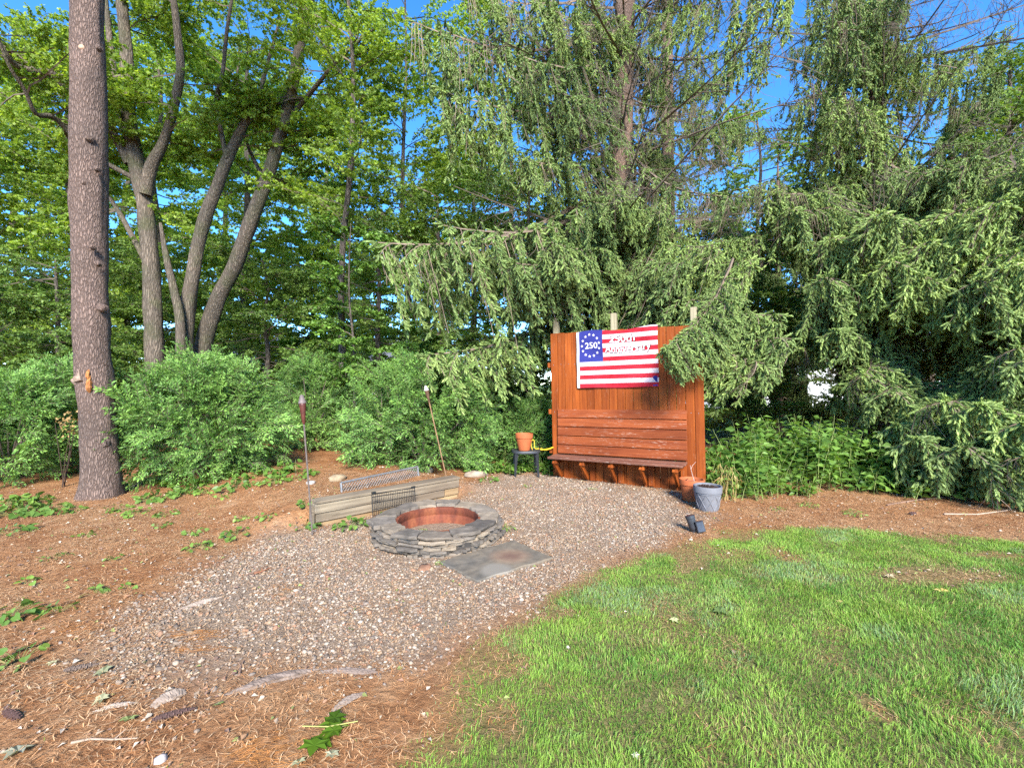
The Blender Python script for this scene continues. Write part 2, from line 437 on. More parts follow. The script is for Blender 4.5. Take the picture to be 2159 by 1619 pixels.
def spruce_bough(seed, L=3.0, dens=1.0, bare=.12, hang=1.0):
    rng = np.random.default_rng(seed); segs, pos, dirs, ups, sz, tint = [], [], [], [], [], []
    t = np.linspace(0, 1, 13)
    wob = np.cumsum(rng.normal(0, .03, 13)); wob -= wob[0]
    limb = np.stack([L * t, wob * L * .25, L * (-.10 * np.sin(PI * t * .95) + .03 * t ** 3)], 1)
    segs.append((limb, np.linspace(.034, .006, 13) * L / 3))
    at = lambda u: np.array([np.interp(u, t, limb[:, k]) for k in range(3)])
    def shoots(pts, n, ang, s0, dead):
        if dead: return
        pts = np.asarray(pts); u = np.linspace(.06, 1, n); tt = np.linspace(0, 1, len(pts))
        p = np.stack([np.interp(u, tt, pts[:, k]) for k in range(3)], 1); d = nrm(np.gradient(p, axis=0))
        sd = nrm(np.cross(d, rng.normal(0, 1, 3) + np.array([.3, .1, 0])))
        for i in range(n):
            for sg in (-1, 1):
                if rng.random() < .12: continue
                ax = d[i] * math.cos(ang) + sg * sd[i] * math.sin(ang) + rng.normal(0, .22, 3) + np.array([0, 0, -.12])
                pos.append(p[i]); dirs.append(ax); sz.append(s0 * rng.uniform(.7, 1.25)); tint.append(rng.uniform(0, 1))
        pos.append(p[-1]); dirs.append(d[-1]); sz.append(s0 * 1.1); tint.append(rng.uniform(.4, 1))
    def hanger(p0, ln, dead, out):
        n = 5; u = np.linspace(0, 1, n)
        dv = np.array([out[0] * .18, out[1] * .18, -1]); dx = rng.normal(0, .05, 2)
        pts = np.stack([p0[0] + ln * (u * dv[0] + dx[0] * u * u), p0[1] + ln * (u * dv[1] + dx[1] * u * u), p0[2] - ln * u + .02 * np.sin(u * 9)], 1)
        segs.append((pts, np.linspace(.0042, .0022, n)))
        if dead:
            for _ in range(3):
                a = pts[rng.integers(1, n - 1)]; e = a + np.array([rng.normal(0, .07), rng.normal(0, .07), -rng.uniform(.1, .26)]); segs.append((np.array([a, (a + e) / 2 + rng.normal(0, .012, 3), e]), np.array([.0026, .0022, .0016])))
        shoots(pts, max(3, int(ln / .050)), .55, .105, dead)
        if ln > .35 and not dead:
            for _ in range(int(ln * 5)):
                a = pts[rng.integers(1, n)]; q = rng.normal(0, 1, 3); q[2] = -1.6; q = nrm(q); l2 = rng.uniform(.1, .24)
                e = np.stack([a + q * l2 * s for s in (0, .5, 1)]); segs.append((e, np.full(3, .002))); shoots(e, max(2, int(l2 / .062)), .6, .115, False)
    nl = int(26 * dens)
    for i in range(nl):
        u = .14 + .86 * (i + rng.random()) / nl; sg = 1 if i % 2 else -1
        ln = L * (.05 + .15 * math.sin(PI * min(1, u * .85 + .15)) ** .8) * rng.uniform(.6, 1.25)
        p0 = at(u); d = nrm(np.array([.75 + rng.normal(0, .15), sg * .8, rng.normal(0, .1)]))
        k = np.linspace(0, 1, 5)
        pts = p0 + d * (ln * k)[:, None] + np.array([0, 0, -.32 * ln]) * (k ** 2)[:, None]
        dead = rng.random() < bare
        segs.append((pts, np.linspace(.008, .003, 5)))
        shoots(pts, max(3, int(ln / .065)), .8, .12, dead)
        for v in np.arange(.25, 1.01, .25):
            q = np.array([np.interp(v, k, pts[:, j]) for j in range(3)])
            hanger(q, hang * rng.uniform(.15, .8) * (1.25 - .5 * u), rng.random() < bare or dead, d)
    for i in range(int(18 * dens)):
        u = rng.uniform(.18, 1); hanger(at(u), hang * rng.uniform(.15, .8), rng.random() < bare * 1.6, np.array([rng.normal(), rng.normal(), 0]))
    shoots(limb[5:], 16, .8, .13, False)
    for _ in range(7):                                                   # dry bare twigs near the trunk
        u = rng.uniform(.05, .5); a = at(u); q = nrm(rng.normal(0, 1, 3)); l2 = rng.uniform(.2, .6)
        segs.append((np.stack([a, a + q * l2 * .5 + [0, 0, -.03], a + q * l2 + [0, 0, -.1]]), np.array([.006, .004, .002])))
    wood = tubes_tri(segs)
    pos, dirs, sz, tint = map(np.array, (pos, dirs, sz, tint))
    R = frames(dirs, rng.normal(0, 1, dirs.shape))
    c = np.outer(1 - tint, (.15, .235, .068)) + np.outer(tint, (.325, .425, .14)); c *= rng.uniform(.8, 1.2, (len(c), 1))
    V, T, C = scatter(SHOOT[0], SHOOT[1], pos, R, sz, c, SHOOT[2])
    return wood, (V, T, C)

def bare_bough(seed, L=2.6):
    rng = np.random.default_rng(seed); segs = []; t = np.linspace(0, 1, 9); wob = np.cumsum(rng.normal(0, .03, (9, 2)), 0)
    limb = np.stack([L * t, wob[:, 0] * .5, L * .16 * t ** 1.6 + wob[:, 1] * .35], 1); limb -= limb[0]; segs.append((limb, np.linspace(.024, .004, 9)))
    for i in range(15):
        u = rng.uniform(.15, .97); p0 = np.array([np.interp(u, t, limb[:, k]) for k in range(3)]); d = nrm(np.array([.8, rng.choice((-1, 1)) * rng.uniform(.4, 1), rng.normal(-.1, .35)])); ln = rng.uniform(.3, .9) * (1.1 - .5 * u)
        k = np.linspace(0, 1, 4); p = p0 + d * (ln * k)[:, None] + np.array([0, 0, -.25 * ln]) * (k ** 2)[:, None]; segs.append((p, np.linspace(.007, .002, 4)))
        for _ in range(4):
            q = p[rng.integers(1, 4)]; e = q + np.array([rng.normal(0, .09), rng.normal(0, .09), -rng.uniform(.05, .35)]); segs.append((np.array([q, (q + e) / 2 + rng.normal(0, .015, 3), e]), np.array([.003, .0025, .0015])))
    return tubes_tri(segs)

def leafy_bough(seed, L=2.0, n=700, size=.085, c0=(.07, .13, .022), c1=(.14, .23, .04), tv=LEAF_V, tt=LEAF_T, flat=.55, droop=.15, spread=.42):
    rng = np.random.default_rng(seed); segs = []; P_, D_ = [], []
    t = np.linspace(0, 1, 9); wob = np.cumsum(rng.normal(0, .05, (9, 2)), 0)
    limb = np.stack([L * t, wob[:, 0] * L * .35, L * (.10 * t - droop * t ** 2) + wob[:, 1] * L * .2], 1); limb -= limb[0]
    segs.append((limb, np.linspace(.020, .004, 9) * L / 2))
    at = lambda u: np.array([np.interp(u, t, limb[:, k]) for k in range(3)])
    nt_ = 18
    for i in range(nt_):
        u = .12 + .88 * (i + rng.random()) / nt_; sg = 1 if i % 2 else -1
        d = nrm(np.array([.8, sg * rng.uniform(.5, 1.1), rng.normal(.1, .35)])); ln = L * spread * (1.1 - .55 * u) * rng.uniform(.55, 1.2)
        k = np.linspace(0, 1, 5); p = at(u) + d * (ln * k)[:, None] + np.array([0, 0, -droop * ln]) * (k ** 2)[:, None]
        segs.append((p, np.linspace(.006, .002, 5)))
        m = max(6, int(n / nt_ * ln / (L * spread * .8)))
        for _ in range(m):
            v = rng.uniform(.12, 1.02) ** .8; q = np.array([np.interp(min(v, 1), k, p[:, j]) for j in range(3)])
            off = nrm(rng.normal(0, 1, 3) + d * .6) * np.array([1, 1, .55]); P_.append(q + off * ln * .10 * rng.random()); D_.append(off + np.array([0, 0, -.35]))
    P_, D_ = np.array(P_), np.array(D_); k = len(P_)
    up = np.array([0, 0, 1.]) * flat + rng.normal(0, 1, (k, 3)) * (1 - flat) * .9
    R = frames(D_, up); s = size * rng.uniform(.6, 1.25, k); mx = rng.random(k) ** 1.3
    c = np.outer(1 - mx, c0) + np.outer(mx, c1); c *= rng.uniform(.85, 1.18, (k, 1))
    V, T, C = scatter(tv, tt, P_, R, s, c)
    return tubes_tri(segs), (V, T, C)

def shrub_spray(seed, L=.62, c0=(.09, .20, .045), c1=(.25, .43, .10), size=.056):
    rng = np.random.default_rng(seed); segs = []; P_, D_, U_ = [], [], []
    t = np.linspace(0, 1, 7)
    ax = np.stack([L * t, np.cumsum(rng.normal(0, .012, 7)), L * (.12 * t - .14 * t ** 2)], 1); ax -= ax[0]
    segs.append((ax, np.linspace(.005, .0018, 7)))
    def leaves(p, m, d):
        tt_ = np.linspace(0, 1, len(p))
        for j in range(m):
            u = (j + .6) / m
            q = np.array([np.interp(u, tt_, p[:, k]) for k in range(3)])
            s = np.cross([0, 0, 1.], d)
            for sg in (-1, 1):
                P_.append(q); D_.append(nrm(d * .75 + sg * s * .8 + rng.normal(0, .2, 3) + [0, 0, -.12])); U_.append(np.array([-.25, 0, 1.]) + rng.normal(0, .5, 3))
        P_.append(p[-1]); D_.append(d + [0, 0, -.1]); U_.append(np.array([0, 0, 1.]) + rng.normal(0, .3, 3))
    leaves(ax, 9, np.array([1., 0, -.1]))
    for i in range(18):
        u = .12 + .82 * i / 18; sg = 1 if i % 2 else -1
        p0 = np.array([np.interp(u, t, ax[:, k]) for k in range(3)])
        an = rng.uniform(0, 2 * PI); d = nrm(np.array([.8, sg * .75 * abs(math.cos(an)), .62 * math.sin(an)])); ln = L * (.50 - .30 * u) * rng.uniform(.7, 1.25)
        k = np.linspace(0, 1, 4); p = p0 + d * (ln * k)[:, None] + np.array([0, 0, -.18 * ln]) * (k ** 2)[:, None]
        segs.append((p, np.linspace(.0028, .0014, 4))); leaves(p, max(3, int(ln / .032)), d)
    P_, D_, U_ = np.array(P_), np.array(D_), np.array(U_); k = len(P_)
    R = frames(D_, U_); s = size * rng.uniform(.65, 1.2, k); mx = rng.random(k)
    c = np.outer(1 - mx, c0) + np.outer(mx, c1)
    return tubes_tri(segs), scatter(NARROW_V, LEAF_T, P_, R, s, c)

M_BARK = {
    'pine': bark_mat('pine_bark', (.285, .208, .168), (.15, .104, .083), (28, 28, 6.5), .022, soft=.22),
    'maple': bark_mat('maple_bark', (.255, .21, .16), (.11, .09, .068), (20, 20, 2.6), .025, .4, soft=.25),
    'spruce': bark_mat('spruce_bark', (.27, .185, .14), (.13, .09, .068), (24, 24, 12), .014, soft=.35),
    'grey': bark_mat('grey_bark', (.20, .17, .14), (.085, .07, .056), (16, 16, 4), .012),
}
M_TWIG = plain('dry_twig', (.20, .15, .11), .9, .1, 0, .3, 9)
M_LIMB = plain('limb_bark', (.135, .105, .08), .9, .1, 0, .3, 9)
M_NEEDLE = leaf_mat('spruce_needles', .30, .55, (1, 1, 1), .25)
M_MAPLE = leaf_mat('maple_leaves', .55, .5)
M_LEAF = leaf_mat('broad_leaves', .42, .45)
M_SHRUB = leaf_mat('shrub_leaves', .30, .5)

BOUGH = {}
def bough(kind, i, wood, fol, wm, fm):
    V, T, C = fol
    BOUGH.setdefault(kind, []).append((wood.mesh('branch_wood', wm), make_mesh('branch_foliage', V, T, C, [fm])))
for i in range(5): bough('spruce', i, *spruce_bough(100 + i, dens=1.0, bare=.08 + .04 * (i % 3), hang=1.0 + .2 * (i % 3)), M_TWIG, M_NEEDLE)
for i in range(2): bough('sparse', i, *spruce_bough(140 + i, dens=.55, bare=.55, hang=.8), M_TWIG, M_NEEDLE)
for i in range(3): bough('strand', i, *spruce_bough(180 + i, dens=.62, bare=.34, hang=1.3), M_TWIG, M_NEEDLE)
DEAD = [bare_bough(190 + i).mesh('dead_branch', M_LIMB) for i in range(4)]
for i in range(3): bough('lowspruce', i, *spruce_bough(160 + i, L=3.0, dens=1.25, bare=.05, hang=.62), M_TWIG, M_NEEDLE)
for i in range(5): bough('maple', i, *leafy_bough(200 + i, 2.0, 980, .062, (.17, .27, .04), (.35, .47, .09), LOBE_V, LOBE_T, .45, .12), M_LIMB, M_MAPLE)
for i in range(4): bough('broad', i, *leafy_bough(240 + i, 2.0, 900, .085, (.10, .18, .038), (.21, .32, .07)), M_LIMB, M_LEAF)
for i in range(2): bough('bright', i, *leafy_bough(260 + i, 1.5, 420, .105, (.10, .20, .035), (.20, .34, .07), HEART_V, HEART_T, .6, .2), M_LIMB, M_LEAF)
for i in range(5): bough('shrub', i, *shrub_spray(300 + i), M_LIMB, M_SHRUB)

def combined(kind):
    if kind not in COMBO:
        COMBO[kind] = []
        for wm, fm in BOUGH[kind]:
            def grab(me):
                v = np.empty(len(me.vertices) * 3, np.float32); me.vertices.foreach_get('co', v); lt = np.empty(len(me.polygons), np.int32); me.polygons.foreach_get('loop_total', lt); lv = np.empty(len(me.loops), np.int32); me.loops.foreach_get('vertex_index', lv)
                return v.reshape(-1, 3), lv.reshape(-1, lt[0])
            V1, F1 = grab(wm); V2, F2 = grab(fm); c = np.empty(len(V2) * 4, np.float32); fm.color_attributes['col'].data.foreach_get('color', c)
            F1 = np.concatenate([F1[:, [0, 1, 2]], F1[:, [0, 2, 3]]])
            COMBO[kind].append(make_mesh('leafy_branch', np.concatenate([V1, V2]), np.concatenate([F1, F2 + len(V1)]), np.concatenate([np.ones((len(V1), 3)), c.reshape(-1, 4)[:, :3]]), [wm.materials[0], fm.materials[0]], np.concatenate([np.zeros(len(F1)), np.ones(len(F2))])))
    return COMBO[kind]
COMBO = {}

def put_bough(parent, kind, a, b=None, L0=3.0, yaw=None, pitch=None, scale=None, roll=0.0, leaves='needles', k=None, far=False):
    """a branch of a tree: its wood, and its foliage as a sub-part. From point a to tip b, or by angles (all in the parent's frame)"""
    if far:
        return link('branch', rnd.choice(combined(kind)), parent, a, (roll, -pitch, yaw), scale)
    wm, fm = BOUGH[kind][k if k is not None else rnd.randrange(len(BOUGH[kind]))]
    if b is not None:
        d = np.asarray(b) - np.asarray(a); ln = np.linalg.norm(d)
        yaw = math.atan2(d[1], d[0]); pitch = math.asin(max(-1, min(1, d[2] / ln))); scale = ln / L0
    o = link('branch', wm, parent, a, (roll, -pitch, yaw), scale)
    link(leaves, fm, o)
    return o

def trunk_mesh(pts, r, sides=20, mat=None, rough=.06, seed=0, flare=0.0, sub=5):
    pts = np.asarray(pts, float); r = np.asarray(r, float); n = len(pts)
    u = np.linspace(0, n - 1, (n - 1) * sub + 1)
    def cr(A):                                                           # smooth curve through the points
        i = np.clip(np.floor(u).astype(int), 0, n - 2); f = (u - i)
        A = np.atleast_2d(A.T).T
        p0, p1, p2, p3 = A[np.maximum(i - 1, 0)], A[i], A[i + 1], A[np.minimum(i + 2, n - 1)]
        f = f[:, None]
        return .5 * (2 * p1 + (p2 - p0) * f + (2 * p0 - 5 * p1 + 4 * p2 - p3) * f ** 2 + (3 * p1 - p0 - 3 * p2 + p3) * f ** 3)
    C = cr(pts); R = cr(r)[:, 0]
    t = nrm(np.gradient(C, axis=0)); x = np.array([1., 0, 0]); V = []
    ang = np.arange(sides) * 2 * PI / sides
    for i in range(len(C)):
        x = nrm(x - t[i] * (x @ t[i])); y = np.cross(t[i], x)
        h = C[i, 2] * 3
        rr = R[i] * (1 + rough * (vnoise(ang * 1.3 + seed, np.full(sides, h * .8), seed) - .5) * 2 + rough * .6 * (vnoise(ang * 4 + seed, np.full(sides, h * 2.5), seed + 1) - .5))
        if flare: rr = rr * (1 + flare * math.exp(-max(0, C[i, 2] - pts[0][2]) / .22) * (1 + .35 * np.cos(ang * 4 + seed)))
        V.append(C[i] + (np.cos(ang) * rr)[:, None] * x + (np.sin(ang) * rr)[:, None] * y)
    m = len(C); idx = np.arange((m - 1))[:, None] * sides; k = np.arange(sides)[None]; k2 = (k + 1) % sides
    Q = np.stack([idx + k, idx + k2, idx + sides + k2, idx + sides + k], -1).reshape(-1, 4)
    return make_mesh('trunk', np.concatenate(V), Q, None, [mat], None, True)

def tree_root(name, label, base, group=None, cat='tree'):
    return thing(name, label, cat, tuple(base), (0, 0, 0), group)

# ------------------------------------------------------------------ the big pine trunk on the left
def big_pine():
    b = G(214, 1046); Y = b[1]; b[2] -= .06
    t = tree_root('pine_tree', 'tall straight pine with thick bare reddish-brown trunk and an orange wound', b)
    px = [(214, 1060), (212, 1000), (207, 930), (203, 840), (194, 700), (190, 560), (187, 420), (189, 300), (188, 180), (185, 60), (186, -60), (190, -250), (194, -500), (196, -1100)]
    w_ = [88, 84, 82, 81, 78, 78, 80, 82, 76, 74, 70, 62, 50, 34]
    pts = [P(x, y, Y) - b for x, y in px]
    link('trunk', trunk_mesh(pts, [v * .76 * Y / F / 2 for v in w_], 36, M_BARK['pine'], .075, 3, .30, 7), t)
    M_cut = plain('cut_wood', (.42, .26, .17), .8, .2, 0, .2, 30)
    M_orange = wood_mat('torn_wood', (.45, .20, .06), (.18, .06, .02), 2, 0, rough=.8)
    M_pale = plain('broken_wood', (.26, .19, .14), .9, .1, 0, .3, 22)
    fr = Y - .20
    mb = MB()
    for i, (x, y, s) in enumerate([(185, 790, .030), (187, 812, .042)]):  # the torn heartwood
        c = P(x, y, fr + .01) - b
        pts_ = [c + np.array([.012 * math.sin(v * 9), .02 * abs(v) - .004, v * s * 2.4]) for v in np.linspace(-1, 1, 7)]
        mb.tube(pts_, [s * .25, s * .75, s * .9, s * .7, s * .8, s * .5, s * .2], 9, True, None, .5, np.random.default_rng(i))
    tag(mb.build('wound', M_orange, t), 'orange torn heartwood in the bark')
    mb = MB(); c = P(163, 800, Y - .12) - b
    mb.tube([c + [.12, .0, .03], c + [.04, -.01, .0], c + [-.01, -.015, -.02], c + [-.05, -.03, -.01]], [.11, .075, .05, .022], 9, True, None, .7, np.random.default_rng(4))
    mb.build('branch_stub', M_pale, t)
    for (x, y, r, dx) in [(172, 101, .034, -.02), (207, 100, .03, .1), (186, 290, .035, 0), (203, 355, .03, .1), (193, 520, .03, 0), (205, 555, .03, .06), (176, 385, .028, -.05), (213, 648, .045, .06), (214, 935, .055, .03), (176, 945, .04, -.05)]:
        c = P(x, y, Y - math.sqrt(max(.01, (.198 ** 2) - ((x - 190) * Y / F) ** 2))) - b
        d = np.array([dx * 3, -1, .15]); d = nrm(d) * .022
        mb = MB(); mb.tube([c - d * 2, c + d * .6, c + d * 1.1], [r * 1.35, r * 1.15, r * .7], 10, True, None, .2, np.random.default_rng(int(x)))
        smooth_by_angle(mb.build('knot', M_cut if y == 101 else M_BARK['pine'], t), 50)
    for i in range(14):                                                  # crown, far above the picture
        z = 10.6 + i * .2; a = i * 2.4
        put_bough(t, 'spruce', np.array([pts[-1][0], 0, z]), None, yaw=a, pitch=-.1, scale=.75 - .02 * i, k=i % 5)
big_pine()

# ------------------------------------------------------------------ many-stemmed maple behind it
def maple():
    Y0 = 11.2
    b = np.array([(385 - CX) * Y0 / F, Y0, 0.]); b[2] = float(hgt(b[0], b[1])) - .05
    t = tree_root('maple_tree', 'old maple with several leaning grey stems rising behind the shrubs', b)
    def stem(px, w_, Y, name='stem', sides=16, seed=0, dY=0.):
        n = len(px); pts = [P(x, y, Y + dY * i / (n - 1)) - b for i, (x, y) in enumerate(px)]
        link(name, trunk_mesh(pts, [v * .66 * Y / F / 2 for v in w_], sides, M_BARK['maple'], .10, seed, .15 if px[0][1] > 900 else 0), t)
        return pts
    S = []
    S.append(stem([(332, 955), (328, 800), (324, 690), (319, 580), (311, 480), (300, 400), (283, 320), (270, 240), (268, 150), (262, 60), (250, -60), (235, -220)], [64, 54, 51, 48, 46, 44, 42, 40, 34, 31, 28, 18], Y0, 'trunk', 20, 1, -.3))
    S.append(stem([(308, 410), (318, 352), (343, 303), (366, 228), (380, 150), (374, 70), (366, 0), (350, -120)], [38, 36, 27, 26, 24, 20, 18, 12], Y0 - .25, 'stem', 14, 2, -.6))
    S.append(stem([(266, 290), (246, 215), (238, 140), (228, 50), (215, -80)], [20, 20, 18, 16, 10], Y0 - .2, 'stem', 12, 3, .6))
    S.append(stem([(272, 345), (225, 262), (156, 203), (112, 158), (60, 148), (30, 135), (8, 105), (-30, 40)], [26, 24, 22, 20, 17, 13, 11, 7], Y0 - .2, 'limb', 12, 4, -1.6))
    S.append(stem([(290, 380), (200, 330), (147, 281), (112, 247), (76, 240), (52, 190), (20, 140), (-12, 60)], [16, 15, 13, 14, 12, 10, 8, 5], Y0 - .2, 'limb', 10, 5, -2.2))
    S.append(stem([(312, 560), (285, 510), (255, 454), (222, 408), (170, 360), (120, 300)], [16, 16, 15, 12, 9, 5], Y0 - .1, 'limb', 10, 6, 1.2))
    S.append(stem([(385, 955), (388, 760), (395, 660), (410, 560), (428, 475), (455, 400), (482, 330), (512, 268), (536, 232), (560, 150), (590, 40)], [64, 52, 44, 38, 37, 34, 31, 26, 20, 12, 7], Y0 - .4, 'stem', 18, 7, .3))
    S.append(stem([(478, 335), (463, 262), (456, 222), (470, 150), (478, 70), (492, -20)], [14, 13, 15, 11, 10, 8], Y0 - .3, 'limb', 10, 8, -.3))
    S.append(stem([(381, 900), (381, 690), (366, 610), (350, 540), (338, 470)], [30, 28, 22, 17, 8], Y0 - .6, 'limb', 12, 9, -.2))
    S.append(stem([(410, 955), (425, 760), (452, 650), (495, 560), (530, 465), (562, 380), (590, 290), (612, 205), (632, 100), (655, -20), (670, -150)], [62, 50, 44, 42, 42, 39, 36, 34, 30, 26, 16], Y0 + .2, 'stem', 18, 10, -.5))
    S.append(stem([(600, 262), (660, 190), (720, 120), (790, 60)], [16, 12, 9, 5], Y0, 'limb', 10, 11, -1.2))
    S.append(stem([(560, 385), (520, 300), (500, 200), (505, 90)], [12, 10, 8, 5], Y0 + .2, 'limb', 10, 12, 1.0))
    rg = random.Random(5)
    for S_, n, lo in [(S[0], 11, .5), (S[1], 8, .3), (S[2], 6, .2), (S[3], 11, .25), (S[4], 11, .25), (S[5], 8, .25), (S[6], 11, .45), (S[7], 6, .3), (S[9], 16, .42), (S[10], 12, .2), (S[11], 7, .2)]:
        for i in range(n):
            u = rg.uniform(lo, 1) * (len(S_) - 1); k = min(int(u), len(S_) - 2)
            a = S_[k] + (S_[k + 1] - S_[k]) * (u - k)
            yw = rg.uniform(-.1, PI + .1) if rg.random() < .7 else rg.choice((-.2, PI + .2)) + rg.uniform(-.35, .35)
            put_bough(t, 'maple', a, None, yaw=yw, pitch=rg.uniform(-.35, .6), scale=rg.uniform(.65, 1.25), leaves='leaves')
maple()

# ------------------------------------------------------------------ spruces
def spruce(name, label, px, Y, axis_px, w_, explicit, n_rand, seed, zr=(2.5, 9.5), bare=.3, L0=3.0, ln=(1.7, 3.0), back=False, n_dead=0, extra=()):
    b = np.array([(px - CX) * Y / F, Y, 0.]); b[2] = float(hgt(b[0], b[1])) - .05
    t = tree_root(name, label, b)
    pts = [P(x, y, Y) - b for x, y in axis_px]; pts[0][2] = -.02
    link('trunk', trunk_mesh(pts, [v * math.cos(math.atan((px - CX) / F)) * Y / F / 2 for v in w_], 18, M_BARK['spruce'], .05, seed, .2), t)
    zz = np.array([p[2] for p in pts]); axp = np.array(pts)
    ax = lambda z: np.array([np.interp(z, zz, axp[:, 0]), np.interp(z, zz, axp[:, 1]), z])
    rg = random.Random(seed)
    for e in explicit:
        py0, ex, ey, eY = e[:4]; kind = e[4] if len(e) > 4 else ('strand' if ey < 330 else 'spruce')
        put_bough(t, kind, ax(EYE - (py0 - CY) * Y / F - b[2]), P(ex, ey, eY) - b, L0, roll=rg.uniform(-.15, .15))
    for (q0, q1, kind) in extra: put_bough(t, kind, P(*q0) - b, P(*q1) - b, L0)
    for i in range(n_dead):
        z = zr[0] - .6 + (zr[1] - zr[0] + .6) * (i + rg.random()) / n_dead
        link('bare_branch', rg.choice(DEAD), t, ax(z), (rg.uniform(-3, 3), rg.uniform(-.55, .15), rg.uniform(0, 2 * PI)), rg.uniform(.7, 1.35))
    for i in range(n_rand):
        z = zr[0] + (zr[1] - zr[0]) * (i + rg.random()) / n_rand
        a = rg.uniform(-.4, PI + .4) if back else rg.uniform(0, 2 * PI)
        put_bough(t, 'sparse' if rg.random() < bare else ('strand' if z > 5 and not Y > 11 else 'spruce'), ax(z), None, yaw=a, pitch=rg.uniform(-.3, .25), scale=rg.uniform(*ln) / L0 * (1.1 - .03 * z), roll=rg.uniform(-.15, .15), far=Y > 11)
    return t

spruce('spruce_tree', 'tall spruce with drooping boughs rising directly behind the red bench screen', 1298, 9.0,
       [(1298, 960), (1300, 690), (1303, 560), (1306, 400), (1312, 200), (1318, 0), (1322, -200), (1326, -500)], [66, 58, 54, 50, 46, 42, 36, 22],
       [(370, 800, 520, 7.7, 'strand'), (400, 940, 480, 7.3, 'strand'), (480, 1070, 560, 7.3), (470, 1140, 520, 7.0), (300, 1110, 330, 7.6), (200, 930, 190, 8.0), (60, 880, 60, 8.2), (100, 1090, 120, 7.4),
        (-40, 990, -10, 8.4), (180, 1180, 190, 7.3), (20, 1170, 30, 7.6), (380, 1290, 400, 7.1), (390, 1240, 430, 7.3), (420, 1390, 430, 7.3), (440, 1500, 520, 6.9), (480, 1600, 560, 7.0), (470, 1460, 560, 6.9), 
        (520, 1560, 650, 6.6), (540, 1640, 670, 7.0), (560, 1520, 740, 6.9), (560, 1600, 770, 6.8, 'lowspruce'), (580, 1670, 720, 7.2), (570, 1560, 800, 7.0, 'lowspruce'), (300, 1560, 420, 7.3, 'sparse'), (200, 1520, 200, 7.6, 'sparse'), (120, 1620, 90, 8.0), (0, 1500, 0, 7.6), (-60, 1680, -40, 8.4), 
        (560, 900, 755, 7.9, 'lowspruce'), (330, 1400, 250, 8, 'sparse'), (250, 1600, 280, 8.5, 'sparse'), (150, 1130, 20, 9, 'sparse'), (380, 1650, 380, 8.2, 'sparse')],
       17, 41, (4.6, 10.4), .5, back=True, n_dead=50, extra=[((1545, 545, 6.9), (1402, 735, 6.05), 'lowspruce'), ((1535, 600, 6.8), (1425, 772, 6.1), 'lowspruce')])
spruce('spruce_tree', 'tall spruce whose slim trunk shows above dense boughs on the far right', 1850, 9.6,
       [(1856, 950), (1850, 700), (1850, 560), (1848, 380), (1848, 200), (1850, 0), (1852, -200), (1854, -500)], [56, 50, 46, 42, 38, 34, 28, 16],
       [(330, 2080, 330, 7.2), (300, 1990, 360, 7.4), (380, 2150, 430, 6.5), (370, 1900, 450, 7.0), (400, 1780, 500, 7.6), (430, 2000, 510, 6.9), (450, 2130, 540, 6.2), (350, 1690, 440, 8.0), (330, 1640, 400, 8.4), (200, 1700, 180, 8.2), (170, 2050, 110, 8.0),
        (80, 1960, 70, 8.0), (60, 1760, 50, 7.8), (0, 1900, -30, 8.0), (220, 1770, 200, 7.8), (460, 1850, 560, 7.2), (500, 1720, 590, 7.7), (520, 1940, 590, 7.0), (130, 2130, 60, 8.4), (-30, 1740, -30, 8.0), (260, 1720, 300, 8.6, 'sparse'), (240, 2060, 210, 8.4, 'sparse'),
        (560, 1740, 640, 7.8), (600, 1760, 700, 7.6, 'lowspruce'), (600, 1800, 800, 7.4, 'lowspruce'), (630, 1880, 830, 7.0, 'lowspruce'), (640, 1700, 740, 8.2, 'sparse')],
       16, 42, (4.6, 10.6), .5, back=True, n_dead=44)
spruce('spruce_tree', 'spruce at the right edge with low boughs sweeping down over the ground', 2128, 8.2,
       [(2128, 975), (2126, 700), (2128, 520), (2130, 420), (2132, 320)], [30, 27, 20, 10, 3],
       [(700, 1960, 850, 6.3, 'lowspruce'), (720, 2060, 860, 5.9, 'lowspruce'), (740, 2150, 900, 5.6, 'lowspruce'), (760, 1930, 930, 6.2, 'lowspruce'), (760, 2030, 950, 5.8, 'lowspruce'), (780, 2120, 970, 5.5, 'lowspruce'), (680, 2180, 760, 5.8, 'lowspruce'), (640, 2120, 740, 6.2, 'lowspruce'),
        (480, 2180, 560, 6.0), (420, 2240, 460, 6.2), (330, 2200, 330, 6.4), (560, 2230, 640, 5.9), (800, 1890, 900, 6.8, 'lowspruce'), (520, 2050, 600, 6.4)],
       20, 43, (2.0, 5.2), .2, n_dead=14)
spruce('spruce_tree', 'slender dark spruce trunk standing between the two tall spruces', 1412, 12.5,
       [(1412, 930), (1410, 600), (1408, 300), (1406, 0), (1404, -300)], [34, 30, 26, 22, 14],
       [], 18, 44, (2.0, 11.0), .6, n_dead=26)
spruce('spruce_tree', 'dark spruce filling the gap behind the right-hand boughs', 2010, 13.5,
       [(2010, 920), (2008, 700), (2006, 500), (2004, 300), (2002, 120)], [24, 20, 15, 10, 3],
       [], 40, 45, (1.5, 10.0), .15)
spruce('spruce_tree', 'dark spruce far behind, between bench screen and right trunk', 1640, 15.0,
       [(1640, 912), (1640, 700), (1640, 520), (1640, 330)], [24, 18, 12, 3],
       [], 40, 46, (1.0, 8.6), .1)

